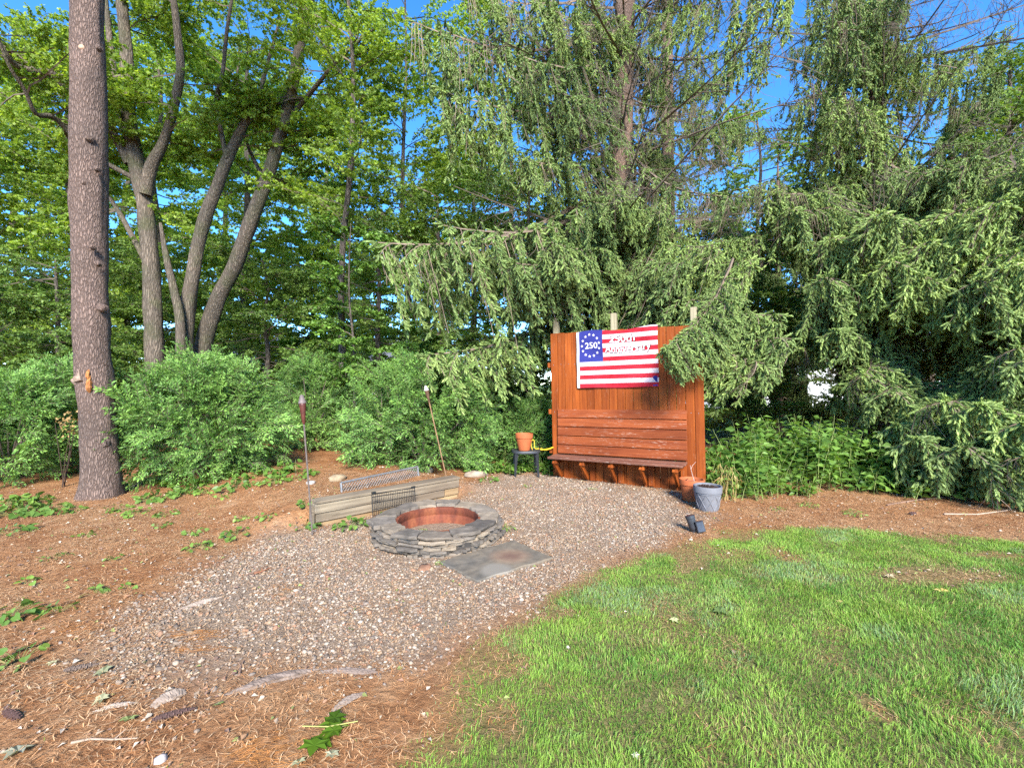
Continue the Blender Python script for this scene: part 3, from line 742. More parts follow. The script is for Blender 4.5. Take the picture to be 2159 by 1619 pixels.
# ------------------------------------------------------------------ background broadleaf trees
def leaf_tree(name, label, px, Y, H, n, kind='broad', seed=0, r=.12, zr=(1.0, None), ln=(1.4, 2.4), bare_to=0.0, lean=0.0, group=None, pitch=(-.25, .6)):
    b = np.array([(px - CX) * Y / F, Y, 0.]); b[2] = float(hgt(b[0], b[1])) - .05
    t = tree_root(name, label, b, group)
    rg = random.Random(seed); m = 7
    pts = [np.array([lean * H * (i / (m - 1)) + rg.uniform(-.04, .04) * H * .3, rg.uniform(-.04, .04) * H * .3, H * i / (m - 1)]) for i in range(m)]; pts[0][:] = 0
    link('trunk', trunk_mesh(pts, list(np.linspace(r, r * .25, m)), 12, M_BARK['grey'], .08, seed, .25), t)
    zz = [p[2] for p in pts]; A = np.array(pts)
    z1 = zr[1] or H
    for i in range(n):
        z = zr[0] + (z1 - zr[0]) * ((i + rg.random()) / n)
        a = np.array([np.interp(z, zz, A[:, 0]), np.interp(z, zz, A[:, 1]), z])
        put_bough(t, kind, a, None, yaw=rg.uniform(0, 2 * PI), pitch=rg.uniform(*pitch), scale=rg.uniform(*ln) / 2.0, leaves='leaves', far=Y > 10)
    return t

leaf_tree('young_tree', 'slim straight young tree with thin trunk beside the leaning maple', 728, 9.8, 12.5, 24, 'maple', 51, .085, (4.6, 12), (1.0, 1.9))
for (lb, px, Y, H, n, kind, r, zr, ln) in [
    ('dark leafy tree standing behind the torch with the white tip', 930, 12.2, 6.6, 62, 'broad', .12, (.4, 6.6), (1.3, 2.2)),
    ('dark leafy tree just left of the bench screen, under the spruce boughs', 1120, 12.6, 7.2, 62, 'broad', .12, (.3, 7.2), (1.3, 2.3)),
    ('leafy tree between the slim young tree and the dark tree', 800, 11.4, 6.0, 52, 'broad', .1, (.5, 6.0), (1.1, 2.0)),
    ('tall light green tree reaching the sky gap in the middle', 1000, 17.5, 11.0, 52, 'maple', .16, (2, 11.0), (1.5, 2.8)),
    ('airy light green tree filling the sky right of the slim young tree', 850, 12.8, 12.5, 44, 'maple', .10, (4.0, 12.5), (1.2, 2.3)),
    ('airy light green tree behind the top of the left spruce boughs', 1080, 14.5, 13.5, 44, 'maple', .12, (4.0, 13.5), (1.4, 2.6)),
    ('airy tree showing between the upper boughs of the two spruces', 1600, 18.5, 12.5, 50, 'maple', .14, (2.0, 12.5), (1.6, 3.0)),
    ('tall light green tree behind the leaning maple stems', 520, 17, 14.5, 62, 'maple', .18, (1.2, 14.5), (1.6, 3.0)),
    ('light green tree behind the thick pine trunk', 150, 16, 14, 60, 'maple', .18, (1.2, 14), (1.6, 2.8)),
    ('light green tree at the left edge beyond the shrubs', -40, 13.5, 10.5, 60, 'maple', .15, (.6, 10.5), (1.4, 2.6)),
    ('tall light green tree between the pine trunk and the leaning maple', 330, 19, 15.5, 56, 'maple', .18, (1.2, 15.5), (1.8, 3.2)),
    ('pale green low tree in the distance left of the pine trunk', 40, 17.5, 5.5, 46, 'maple', .12, (.2, 5.5), (1.6, 2.6)),
    ('pale green low tree in the distance just right of the pine trunk', 260, 16.5, 5.5, 46, 'maple', .12, (.2, 5.5), (1.6, 2.6)),
    ('pale green low tree in the distance behind the leaning stems', 450, 18.5, 6.0, 46, 'maple', .12, (.2, 6.0), (1.6, 2.6)),
    ('pale green low tree in the distance behind the middle shrub', 740, 18, 6.0, 46, 'maple', .12, (.2, 6.0), (1.6, 2.6)),
    ('tall pale green tree far behind the left edge', 30, 22, 18, 56, 'maple', .2, (1.0, 18), (2.2, 3.6)),
    ('tall pale green tree far behind, just right of the pine trunk', 270, 24, 20, 60, 'maple', .2, (1.0, 20), (2.2, 3.8)),
    ('tall pale green tree far behind the middle maple stems', 470, 25, 20, 60, 'maple', .2, (1.0, 20), (2.2, 3.8)),
    ('tall pale green tree far behind the slim young tree', 690, 23, 17, 56, 'maple', .2, (1.0, 17), (2.2, 3.6)),
    ('pale green tree far behind the dark tree in the middle', 900, 22, 12, 50, 'maple', .2, (.6, 12), (2.0, 3.4)),
    ('dense low tree behind the pine trunk at the left', 120, 10.8, 4.6, 52, 'broad', .09, (.3, 4.6), (1.0, 1.9)),
    ('dense low tree at the foot of the leaning maple', 330, 13.2, 5.2, 54, 'broad', .1, (.2, 5.2), (1.2, 2.1)),
    ('shady tree behind the shrub with the brown-topped torch', 560, 13.2, 5.0, 50, 'broad', .1, (.2, 5.0), (1.2, 2.2)),
    ('yellow-green tree far behind the shrubs', 660, 22, 8, 56, 'maple', .16, (.4, 8), (1.8, 3.2)),
    ('broad dark tree behind the bench screen', 1290, 14.5, 7.5, 60, 'broad', .13, (.3, 7.5), (1.4, 2.5)),
    ('broad dark tree beyond the undergrowth right of the bench', 1560, 11.8, 5.4, 54, 'broad', .12, (.3, 5.4), (1.3, 2.1)),
    ('broad dark tree at the right edge, topping the spruces', 2140, 12.5, 10.5, 70, 'broad', .16, (.6, 10.5), (1.5, 2.8)),
    ('pale leafy tree behind the slim right-hand spruce trunk', 1800, 15.5, 9.0, 60, 'broad', .15, (.4, 9.0), (1.5, 2.6)),
    ('bushy tree between the two tall spruces, far back', 1460, 17.5, 8.0, 54, 'broad', .15, (.4, 8.0), (1.6, 2.8)),
    ('dense bushy tree behind the right-hand low boughs', 1960, 11.8, 4.2, 40, 'broad', .1, (.2, 4.2), (1.2, 2.0)),
    ('dense bushy tree behind the left-edge shrub', -20, 10.4, 4.0, 40, 'broad', .1, (.2, 4.0), (1.1, 1.9)),
]:
    leaf_tree('broadleaf_tree', lb, px, Y, H, n, kind, 52 + px, r, zr, ln)
leaf_tree('sapling', 'bright green large-leaved sapling climbing beside the slim young tree', 742, 9.2, 4.7, 26, 'bright', 67, .035, (1.2, 4.7), (.7, 1.2))
leaf_tree('sapling', 'bright green large-leaved sapling left of the drooping spruce bough', 860, 9.6, 4.0, 22, 'bright', 68, .03, (1.2, 4.0), (.7, 1.2))

# ------------------------------------------------------------------ shrubs
def shrub(label, px, Y, rx, ry, H, n, seed, z0=.25):
    b = np.array([(px - CX) * Y / F, Y, 0.]); b[2] = float(hgt(b[0], b[1])) - .03
    t = thing('shrub', label, 'shrub', tuple(b), (0, 0, 0), 'feathery green shrubs along the back of the yard')
    rg = np.random.default_rng(seed)
    for i in range(9):
        a = i * 2.4; q = np.array([math.cos(a) * rx * .62, math.sin(a) * ry * .62, H * rg.uniform(.55, .85)])
        mb = MB(); mb.tube([q * .02, q * np.array([.35, .35, .5]), q], [.016, .012, .006], 6)
        mb.build('stem', M_LIMB, t)
    for i in range(n):
        u = (i + .5) / n; ph = i * 2.39996 + rg.normal(0, .2)
        z = z0 + (H - z0) * (u ** .85); k = math.sqrt(max(.05, 1 - ((z - H * .40) / (H * .62)) ** 2)) * rg.uniform(.55, .98) * (1 + .16 * math.sin(3 * ph + seed))
        p = np.array([math.cos(ph) * rx * k, math.sin(ph) * ry * k, z + rg.normal(0, .05)])
        d = np.array([math.cos(ph) / rx, math.sin(ph) / ry, 0]); yaw = math.atan2(d[1], d[0]) + rg.normal(0, .45)
        sc = rg.uniform(.7, 1.25); pit = min(1.25, max(-.3, (z / H - .22) * 1.5 + rg.normal(0, .25)))
        base = p - np.array([math.cos(yaw) * math.cos(pit), math.sin(yaw) * math.cos(pit), math.sin(pit)]) * .42 * sc; base[2] = max(base[2], .03)
        put_bough(t, 'shrub', base, None, yaw=yaw, pitch=pit, scale=sc, roll=rg.uniform(-1.2, 1.2), leaves='leaves')
shrub('large feathery green shrub just right of the pine trunk', 425, 7.3, 1.22, .92, 1.92, 220, 1, .08)
shrub('feathery shrub in the middle of the row, behind the brown-topped torch', 655, 9.7, .8, .7, 1.95, 110, 2, .12)
shrub('wide feathery shrub behind the timber edging and white-tipped torch', 895, 8.3, 1.42, .95, 2.0, 230, 3, .08)
shrub('feathery shrub at the left edge of the yard', 20, 7.5, .95, .8, 1.7, 130, 4, .1)
shrub('small feathery shrub left of the pine, behind the weeds', 120, 8.8, .9, .8, 2.0, 90, 5, .1)
shrub('feathery shrub between black side table and bench screen', 1120, 9.2, .85, .6, 1.2, 70, 6, .1)

# ------------------------------------------------------------------ bench screen
p0, p1 = G(1166, 1004)[:2], G(1489, 1041)[:2]
U = (p1 - p0); PL = float(np.linalg.norm(U)); U = U / PL; NF = np.array([U[1], -U[0]])       # NF points to the camera
PROT = (0, -.022, math.atan2(U[1], U[0]))
PM = Matrix.Translation((p0[0], p0[1], float(hgt(*((p0 + p1) / 2))))) @ Euler(PROT).to_matrix().to_4x4()
PMI = PM.inverted()
def on_panel(px, py, off=0.0):
    """photo pixel -> (s, z) on the screen's front face"""
    o = PMI @ Vector((0, 0, EYE)); d = (PMI.to_3x3() @ Vector(P(px, py, 1.0) - np.array([0, 0, EYE])))
    k = (-off - o.y) / d.y; q = o + d * k; return q.x, q.z
M_RED = wood_mat('red_stained_boards', (.33, .085, .014), (.185, .041, .008), 2, .4, (.34, .17, .09), .6, spec=.15)
M_REDH = wood_mat('worn_red_boards', (.31, .085, .026), (.18, .042, .015), 0, .7, (.38, .25, .18), .65, spec=.15)
M_SEAT = wood_mat('weathered_seat', (.23, .095, .056), (.12, .052, .034), 0, .9, (.34, .27, .22), .75)
M_POST = wood_mat('grey_green_post', (.36, .33, .22), (.22, .20, .13), 2, 0, rough=.8)
M_SCREW = plain('dull_steel', (.35, .33, .30), .5, .5, .8)

def bench():
    t = thing('bench_screen', 'tall red-stained wooden board screen with a slatted bench built onto it', 'bench', PM.translation, PROT)
    sL, zT = on_panel(1159, 704); sR, zTR = on_panel(1483, 684)
    nb = 19; wd = PL / nb; z0 = -.03
    H = (zT + zTR) / 2
    mb = MB(); mb.box((0, 0, 0), (wd - .006, .022, H - z0), None, .003); bm = mb.mesh('board', M_RED)
    for i in range(nb):
        link('board', bm, t, ((i + .5) * wd, .011 + .0015 * ((i * 7) % 3), (H + z0) / 2 + (zTR - zT) * ((i + .5) / nb - .5) + .004 * math.sin(i * 2.3)))
    for (py, ) in ((770,), (868,), (950,)):
        s, z = on_panel(1158, py); mb = MB(); mb.box((PL / 2 - .045, .024 + .022, z), (PL + .06, .036, .085), None, .003)
        mb.build('rail', M_RED, t)
    for px, top in ((1167, 672), (1290, 661), (1461, 648)):
        s, _ = on_panel(px, 700); z = on_panel(px, top, -.1)[1]
        mb = MB(); mb.box((s, .115, z / 2 - .1), (.088, .088, z + .2), None, .004); mb.build('post', M_POST, t)
    mb = MB(); mb.tube([(0, -.0015, 0), (0, .006, 0)], .0055, 8); nm = mb.mesh('nail_head', M_SCREW)
    for i in range(nb):
        for py in (770, 868): link('nail_head', nm, t, ((i + .5) * wd + .012 * ((i % 3) - 1), 0, on_panel(1158, py)[1] + .004 * ((i * 5) % 3)))
    # backrest boards
    a, zA = on_panel(1177, 858); b, zB = on_panel(1448, 866); zs = on_panel(1176, 944)[1]
    zt = (zA + on_panel(1450, 868)[1]) / 2; zb = .405
    hb = (zt - zb) / 5
    mb = MB(); mb.box((0, 0, 0), (b - a, .026, hb - .012), None, .004); bm = mb.mesh('backrest_board', M_REDH)
    for i in range(5): link('backrest_board', bm, t, ((a + b) / 2, -.013 - .024 + .004 * i, zb + hb * (i + .5)), (-.03, 0, 0))
    for i in range(5):
        s = a + .08 + (b - a - .16) * i / 4
        mb = MB(); mb.box((s, -.008, (zt + zb) / 2), (.04, .022, zt - zb - .03)); mb.build('backrest_batten', M_RED, t)
    # seat
    a2, b2 = a - .05, b + .0
    zt2 = zb - .012
    for k, (y0, d) in enumerate(((-.028, .165), (-.2, .165))):
        mb = MB(); mb.box(((a2 + b2) / 2, y0 - d / 2 - .012, zt2 - .02 - .003 * k), (b2 - a2 - .02 * k, d, .036), None, .005); mb.build('seat_board', M_SEAT, t)
    zu = zt2 - .04
    for i in range(5):
        s = a2 + .14 + (b2 - a2 - .24) * i / 4
        mb = MB(); mb.box((s + .045, -.022, (zu + 0) / 2), (.088, .036, zu + .02), None, .003); mb.build('cleat', M_RED, t)
        mb = MB(); mb.box((s, -.19, zu - .042), (.036, .30, .075), None, .003); mb.build('arm', M_RED, t)
        an = math.atan2(zu - .07, .30); ln = math.hypot(zu - .07, .30)
        mb = MB(); mb.box((s - .039, -.05 - .135, zu / 2 - .005), (.038, ln, .07), Euler((-an, 0, 0)).to_matrix(), .003); mb.build('brace', M_RED, t)
    return t
bench()

# ------------------------------------------------------------------ flag on the screen
def text_curve(txt, size, bold, shear=0.0):
    cu = bpy.data.curves.new('lettering', 'FONT'); cu.body = txt; cu.size = size; cu.offset = bold; cu.shear = shear; cu.extrude = .0004
    cu.align_x = 'LEFT'; cu.resolution_u = 3
    o = bpy.data.objects.new('lettering', cu); COL.objects.link(o)
    dg = bpy.context.evaluated_depsgraph_get(); me = bpy.data.meshes.new_from_object(o.evaluated_get(dg)); bpy.data.objects.remove(o)
    return me

def flag():
    c = [on_panel(*p, .012) for p in ((1217, 700), (1388, 689), (1389, 819), (1218, 815))]
    s0, s1 = (c[0][0] + c[3][0]) / 2, (c[1][0] + c[2][0]) / 2; zt, zb = (c[0][1] + c[1][1]) / 2, (c[2][1] + c[3][1]) / 2
    W_, H_ = s1 - s0, zt - zb
    o0 = PM @ Vector((s0, -.008, zb))
    t = thing('flag', 'red, white and blue striped flag with 250th Anniversary lettering on the screen', 'flag', o0, PROT)
    wav = lambda x, z: -.012 - .010 * np.sin(x * 8 + z * 5) * (.4 + .6 * x / W_) - .006 * np.sin(z * 17 + x * 6) - .022 * fbm(x * 4, z * 5, 8)
    nx, nz = 60, 44
    xs, zs = np.linspace(0, W_, nx), np.linspace(0, H_, nz); X, Z = np.meshgrid(xs, zs)
    zj = Z + (.016 * np.sin(X * 6.3) * (.3 + Z / H_))
    V = np.stack([X, wav(X, Z), zj], -1).reshape(-1, 3)
    i = (np.arange(nz - 1)[:, None] * nx + np.arange(nx - 1)[None]).ravel(); Q = np.stack([i, i + 1, i + nx + 1, i + nx], 1)
    V2 = V + np.array([0, .0012, 0]); n = len(V)
    m, T, N, L = mat_new('flag_cloth')
    tc = N('TexCoord'); sep = N('SeparateXYZ'); L(tc.outputs['Object'], sep.inputs[0])
    def M(op, a, b=None):
        k = N('Math'); k.operation = op
        for j, v in enumerate((a, b)):
            if v is None: continue
            if hasattr(v, 'links'): L(v, k.inputs[j])
            else: k.inputs[j].default_value = v
        return k.outputs[0]
    sleeve = .045 * 1.0
    z13 = M('MULTIPLY', sep.outputs[2], 13 / H_); odd = M('LESS_THAN', M('MODULO', z13, 2.0), 1.0)
    can = M('MULTIPLY', M('LESS_THAN', sep.outputs[0], sleeve + (W_ - sleeve) * .315), M('GREATER_THAN', sep.outputs[2], H_ * 6 / 13))
    n1 = noise(N, L, coords(N, L, (14, 14, 60)), 1.0, 5, .7)
    red = ramp(N, L, noise(N, L, coords(N, L), 9, 3), [(.3, (.30, .010, .020)), (.7, (.40, .020, .032))])
    wht = mixc(N, L, (.52, .45, .45), (.24, .18, .19), ramp(N, L, n1, [(.60, (0, 0, 0)), (.68, (1, 1, 1))]))
    col = mixc(N, L, wht, red, odd); col = mixc(N, L, col, (.026, .030, .17), can)
    sl_ = M('LESS_THAN', sep.outputs[0], sleeve)
    col = mixc(N, L, col, (.52, .50, .47), sl_)
    finish(T, N, L, col, .75, bump(N, L, noise(N, L, coords(N, L), 400, 2), .1, .001), 0, .15, .0)
    me = make_mesh('cloth', np.concatenate([V, V2]), np.concatenate([Q, Q[:, ::-1] + n]), None, [m], None, True)
    link('cloth', me, t)
    M_W = plain('white_print', (.62, .58, .57), .75, .15, 0, .05, 40); M_D = plain('dark_print', (.045, .008, .012), .75, .15, 0, .05, 40); M_B = plain('blue_print', (.028, .032, .18), .75, .15)
    def put(me, name, mat, x, z, off, sx=1.0):
        k = len(me.vertices); co = np.empty(k * 3, np.float32); me.vertices.foreach_get('co', co); co = co.reshape(-1, 3).astype(float)
        px, pz = x + co[:, 0] * sx, z + co[:, 1]
        zj = pz + (.016 * np.sin(px * 6.3) * (.3 + pz / H_))
        nw = np.stack([px, wav(px, pz) - off - co[:, 2], zj], 1).astype(np.float32); me.vertices.foreach_set('co', nw.ravel())
        me.materials.clear(); me.materials.append(mat); me.update(); return link(name, me, t)
    def fit(txt, x0, x1, z, hgt_, name='lettering', shear=0.0, bold=.006, shadow=True):
        probe = text_curve(txt, hgt_, bold, shear); xs_ = [v.co.x for v in probe.vertices]; wd = max(xs_) - min(xs_); sx = (x1 - x0) / wd; m0 = min(xs_) * sx
        if shadow: put(text_curve(txt, hgt_, bold + .0055, shear), 'lettering_shadow', M_D, x0 - m0 + .004, z - .005, .0010, sx)
        put(probe, name, M_W, x0 - m0, z, .0022, sx)
    fx = lambda px: (px - 1217) / (1388 - 1217) * W_
    uz = lambda v: H_ * (1 - v)
    fit('250th', fx(1290), fx(1342), uz(.205), .165, bold=.002)
    fit('Anniversary', fx(1280), fx(1374), uz(.385), .165, bold=.002)
    fit('250', fx(1236), fx(1264), uz(.315), .135, bold=.002, shadow=False)
    ccx, ccz = sleeve + (W_ - sleeve) * .155, uz(.265); rx, rz = (W_ - sleeve) * .118, H_ * .19
    for i in range(13):
        a = PI / 2 + i * 2 * PI / 13 + .1
        pr = [(r * math.cos(PI / 2 + k * PI / 5), r * math.sin(PI / 2 + k * PI / 5)) for k in range(10) for r in ((.026,) if k % 2 == 0 else (.0105,))]
        Vs = np.array([[x, y, 0] for x, y in pr] + [[0, 0, 0]]); Fs = [[10, k, (k + 1) % 10] for k in range(10)]
        put(make_mesh('star', Vs, Fs), 'star', M_W, ccx + rx * math.cos(a), ccz + rz * math.sin(a), .0016)
    bx0 = fx(1377)
    V = np.array([[0, 0, 0], [.065, 0, 0], [.065, .15, 0], [0, .15, 0]]); put(make_mesh('corner_patch', V, [[0, 1, 2, 3]]), 'corner_patch', M_B, bx0, .008, .0016)
    for z in (.06, H_ - .05):
        mb = MB(); mb.tube([(.02, -.012, z), (.02, -.026, z)], .007, 8); mb.build('grommet', M_SCREW, t)
flag()

# ------------------------------------------------------------------ fire pit
FC = np.array([(925 - CX) * 4.80 / F, 4.80])
FZ = float(hgt(*FC))
def fire_pit():
    rg = np.random.default_rng(77)
    t = thing('fire_pit', 'round fire pit of stacked grey flat stones with a rusty steel ring', 'fire pit', (FC[0], FC[1], FZ))
    def stone_mat(i, c):
        m, T, N, L = mat_new('slate_%d' % i); v = coords(N, L, (1, 1, 3)); oi = N('ObjectInfo')
        ad = N('VectorMath'); ad.operation = 'MULTIPLY_ADD'; ad.inputs[1].default_value = (31, 17, 43); L(oi.outputs['Random'], ad.inputs[0]); L(v, ad.inputs[2])
        n = noise(N, L, ad.outputs[0], 9, 6, .65); n2 = noise(N, L, ad.outputs[0], 2.2, 3)
        c = np.array(c)
        cc = mixc(N, L, ramp(N, L, n, [(.28, c * .55), (.55, c), (.8, c * 1.55)]), ramp(N, L, oi.outputs['Random'], [(0, (.72, .70, .68)), (.5, (1, 1, 1)), (1, (1.25, 1.18, 1.06))]), 1.0, 'MULTIPLY')
        cc = mixc(N, L, cc, (.30, .20, .11), ramp(N, L, n2, [(.62, (0, 0, 0)), (.72, (.4, .4, .4))]))
        finish(T, N, L, cc, .85, bump(N, L, n, .7, .012), 0, .25); return m
    MS = [stone_mat(1, (.165, .138, .11)), stone_mat(2, (.205, .168, .128)), stone_mat(3, (.125, .108, .09))]
    RO, RI = .655, .43
    def slab(r0, r1, a0, a1, z0, z1, jit, tilt=0.0, rough=.25):
        """one flat stone between two radii and two angles; ragged outline, uneven top"""
        n = 4; out = []
        for k in range(n + 1): a = a0 + (a1 - a0) * k / n; out.append((r1 * (1 + rg.normal(0, jit)), a))
        for k in range(2): out.append((r0 + (r1 - r0) * (.68 - .36 * k) , a1 - rg.uniform(-.01, .02)))
        for k in range(n + 1): a = a1 + (a0 - a1) * k / n; out.append((r0 * (1 + rg.normal(0, jit * .8)), a))
        for k in range(2): out.append((r0 + (r1 - r0) * (.32 + .36 * k), a0 + rg.uniform(-.02, .01)))
        O = np.array([[r * math.cos(a), r * math.sin(a)] for r, a in out]); c = O.mean(0); m = len(O)
        th = z1 - z0; tl = rg.normal(0, tilt, 2)
        rings = []
        for (z, ins) in ((z0, .96), (z0 + th * .18, 1.0), (z0 + th * .55, 1.0 + rg.normal(0, .012)), (z1 - th * .12, .995), (z1, .965)):
            q = c + (O - c) * ins * (1 + rg.normal(0, .012, (m, 1)))
            zz = z + rg.normal(0, th * .06, m) + ((q - c) @ tl)
            rings.append(np.column_stack([q, zz]))
        top = np.array([[c[0], c[1], z1 + rg.normal(0, .003)]]); bot = np.array([[c[0], c[1], z0]])
        V = np.concatenate(rings + [top, bot]); K = len(rings)
        Fs = [[i * m + k, i * m + (k + 1) % m, (i + 1) * m + (k + 1) % m, (i + 1) * m + k] for i in range(K - 1) for k in range(m)]
        Fs += [[(K - 1) * m + k, (K - 1) * m + (k + 1) % m, K * m] for k in range(m)] + [[(k + 1) % m, k, K * m + 1] for k in range(m)]
        return make_mesh('stone', V, Fs, None, [MS[rg.integers(0, 3)]])
    z = -.05
    heights = [.045, .036, .032, .036, .03, .034]
    for ci, h in enumerate(heights):
        a = rg.uniform(0, 1); end = a + 2 * PI
        while a < end - .03:
            da = rg.uniform(.14, .42)
            if end - (a + da) < .12: da = end - a
            r1 = RO * rg.uniform(.95, 1.035) * (1 + .02 * ci / 5); hh = h
            if rg.random() < .3 and da > .2:                              # two thin stones in place of a thick one
                link('stone', slab(.50, r1, a + .006, a + da - .006, z + .001, z + h * .5 - .001, .010), t)
                link('stone', slab(.50, r1 * rg.uniform(.96, 1.03), a + .006, a + da - .006, z + h * .5 + .001, z + h - .001, .010), t)
            else:
                link('stone', slab(.50, r1, a + .006, a + da - .006, z + .001, z + h - .001 + rg.normal(0, .002), .022), t)
            a += da
        z += h
    a = .3; end = a + 2 * PI; k = 0
    while a < end - .03:                                                   # cap stones
        da = rg.uniform(.30, .62)
        if end - (a + da) < .28: da = end - a
        link('cap_stone', slab(RI + rg.uniform(.0, .05), RO * rg.uniform(.95, 1.06), a + .008, a + da - .008, z + .004 + .006 * (k % 2), z + rg.uniform(.036, .058), .022, .035), t); a += da; k += 1
    mb = MB(); mb.lathe([(.62, -.05), (.62, z - .01), (.50, z - .01), (.50, -.05)], 40, closed=True)  # added backing ring, its dark colour stands in for shade between the stones
    mb.build('gap_shade_ring', plain('gap_shade_dark', (.05, .045, .04), .95, .1), t)
    m, T, N, L = mat_new('rusty_steel')
    n = noise(N, L, coords(N, L, (1, 1, .35)), 7, 6, .65); n2 = noise(N, L, coords(N, L), 40, 4, .7)
    c = mixc(N, L, ramp(N, L, n, [(.3, (.075, .028, .020)), (.5, (.17, .050, .027)), (.75, (.26, .095, .042))]), ramp(N, L, n2, [(.3, (.75, .72, .7)), (.7, (1.2, 1.15, 1.1))]), 1.0, 'MULTIPLY')
    finish(T, N, L, c, .8, bump(N, L, n2, .3, .004), .15, .3)
    mb = MB(); zt = z + .012
    mb.lathe([(.425, -.14), (.425, zt - .09), (.432, zt - .085), (.432, zt - .065), (.425, zt - .06), (.425, zt - .008), (.452, zt), (.452, zt + .008), (.415, zt + .008), (.412, zt - .06), (.418, zt - .068), (.418, zt - .082), (.412, zt - .09), (.412, -.14)], 64, closed=True)
    smooth_by_angle(mb.build('steel_ring', m, t), 40)
    mb = MB(); q = [(.001, -.06), (.1, -.055), (.25, -.07), (.41, -.075), (.41, -.12), (.001, -.12)]; mb.lathe(q, 28)
    mb.build('ash_bed', plain('ash_soil', (.13, .105, .085), .95, .05, 0, .4, 30, .8, .03), t)
    return z
FIRE_TOP = fire_pit()

# ------------------------------------------------------------------ timber edging behind the pit
M_TIMB = wood_mat('weathered_timber', (.30, .255, .18), (.14, .115, .078), 0, .5, (.30, .24, .17), .85)
M_TIMB2 = wood_mat('yellowed_timber', (.35, .255, .135), (.19, .13, .068), 0, .4, (.30, .24, .17), .85)
def timber():
    z0 = float(min(hgt(*TA), hgt(*TB))) - .06
    t = thing('timber_edging', 'low edging of stacked weathered timbers behind the fire pit', 'edging', (TA[0], TA[1], z0), (0, 0, math.atan2(TU[1], TU[0])))
    rows = [(.0, 1.0, .0, .11, .02), (.0, .985, .115, .098, .0), (-.01, 1.0, .216, .105, -.015)]
    for i, (a, b, z, h, dy) in enumerate(rows):
        if i == 1:
            mb = MB(); mb.box((TL * .44, .06 + dy, z + h / 2), (TL * .88, .12, h), None, .006); mb.build('timber', M_TIMB, t)
            mb = MB(); mb.box((TL * .94 + .005, .06 + dy + .004, z + h / 2), (TL * .115, .12, h), None, .006); tag(mb.build('timber', M_TIMB2, t), 'short yellowed timber at the end')
        else:
            mb = MB(); mb.box((TL * (a + b) / 2, .06 + dy, z + h / 2), (TL * (b - a), .12, h), None, .006); mb.build('timber', (M_TIMB2, M_TIMB, M_TIMB)[i], t)
    mb = MB(); mb.box((TL * .5, .055, .216 + .105 + .020), (TL * 1.01, .165, .032), Euler((.03, 0, 0)).to_matrix(), .005); mb.build('cap_board', M_TIMB, t)
    mb = MB(); mb.box((-.035, .045, .13), (.045, .06, .34), Euler((0, .02, 0)).to_matrix(), .005); mb.build('stake', M_TIMB, t)
timber()

M_GALV = plain('galvanised_wire', (.25, .245, .235), .5, .5, .6, .25, 60)
M_BLACKW = plain('black_wire', (.018, .017, .016), .5, .5, .3, .3, 60)
def screen_panel():
    a, b = P(722, 1018, 5.95), P(884, 984, 7.0)
    b0 = G(722, 1040) * 0 + np.array([a[0], a[1], float(hgt(a[0], a[1])) - .08])
    u = b - a; u[2] = 0; ln = np.linalg.norm(u); u /= ln
    t = thing('wire_mesh_panel', 'old framed diamond-mesh wire panel standing behind the timber edging', 'wire panel', tuple(b0), (-.18, 0, math.atan2(u[1], u[0])))
    hA = a[2] - b0[2]; hB = b[2] - b0[2]
    for name, p, q in (('frame_rail', (0, 0, hA), (ln, 0, hB)), ('frame_rail', (0, 0, 0), (ln, 0, 0)), ('frame_stile', (0, 0, 0), (0, 0, hA)), ('frame_stile', (ln, 0, 0), (ln, 0, hB))):
        mb = MB(); p, q = np.array(p), np.array(q); mb.tube([p, (p + q) / 2, q], .016, 8); smooth_by_angle(mb.build(name, M_GALV, t))
    mb = MB(); s = .045; H = max(hA, hB)
    for d in (1, -1):
        for x in np.arange(-H, ln + H, s):
            pts = []
            for k in np.linspace(0, 1, 30):
                zz = k * H; xx = x + d * zz
                if 0 < xx < ln and zz < hA + (hB - hA) * xx / ln: pts.append((xx, .002 * d, zz))
            if len(pts) > 1: mb.tube([pts[0], pts[-1]], .0036, 4)
    mb.build('wire_mesh', M_GALV, t)
screen_panel()

def grate():
    a, b = P(787, 1042, 5.25), P(877, 1029, 5.62)
    u = b - a; ln = float(np.linalg.norm(u[:2])); gz = float(hgt(a[0], a[1])) - .01
    t = thing('grill_grate', 'black wire grill rack propped upright between timbers and fire pit', 'grill rack', (a[0], a[1], gz), (-.12, 0, math.atan2(u[1], u[0])))
    hA, hB = a[2] - gz, b[2] - gz
    top = lambda x: hA + (hB - hA) * x / ln
    for p, q in (((0, 0, 0), (0, 0, top(0))), ((ln, 0, 0), (ln, 0, top(ln)))):
        mb = MB(); mb.tube([p, q], .0055, 6); mb.build('frame_bar', M_BLACKW, t)
    for dz in (0, -.035):
        mb = MB(); mb.tube([(0, -.004, top(0) + dz), (ln, -.004, top(ln) + dz)], .0055, 6); mb.build('frame_bar', M_BLACKW, t)
    for k in (.45, .06):
        mb = MB(); mb.tube([(0, -.004, top(0) * k), (ln, -.004, top(ln) * k)], .0045, 6); mb.build('cross_bar', M_BLACKW, t)
    mb = MB(); mb.tube([(0, 0, .01), (0, 0, top(0))], .0028, 5); n = 24
    for i in range(1, n):
        x = ln * i / n; mb = MB(); mb.tube([(x, .002, .01), (x, .002, top(x))], .0026, 5); mb.build('wire_bar', M_BLACKW, t)
    for x in (.02, ln - .02):
        mb = MB(); mb.box((x, -.01, top(x) + .012), (.05, .03, .022), None, .004); mb.build('clip', M_BLACKW, t)
grate()

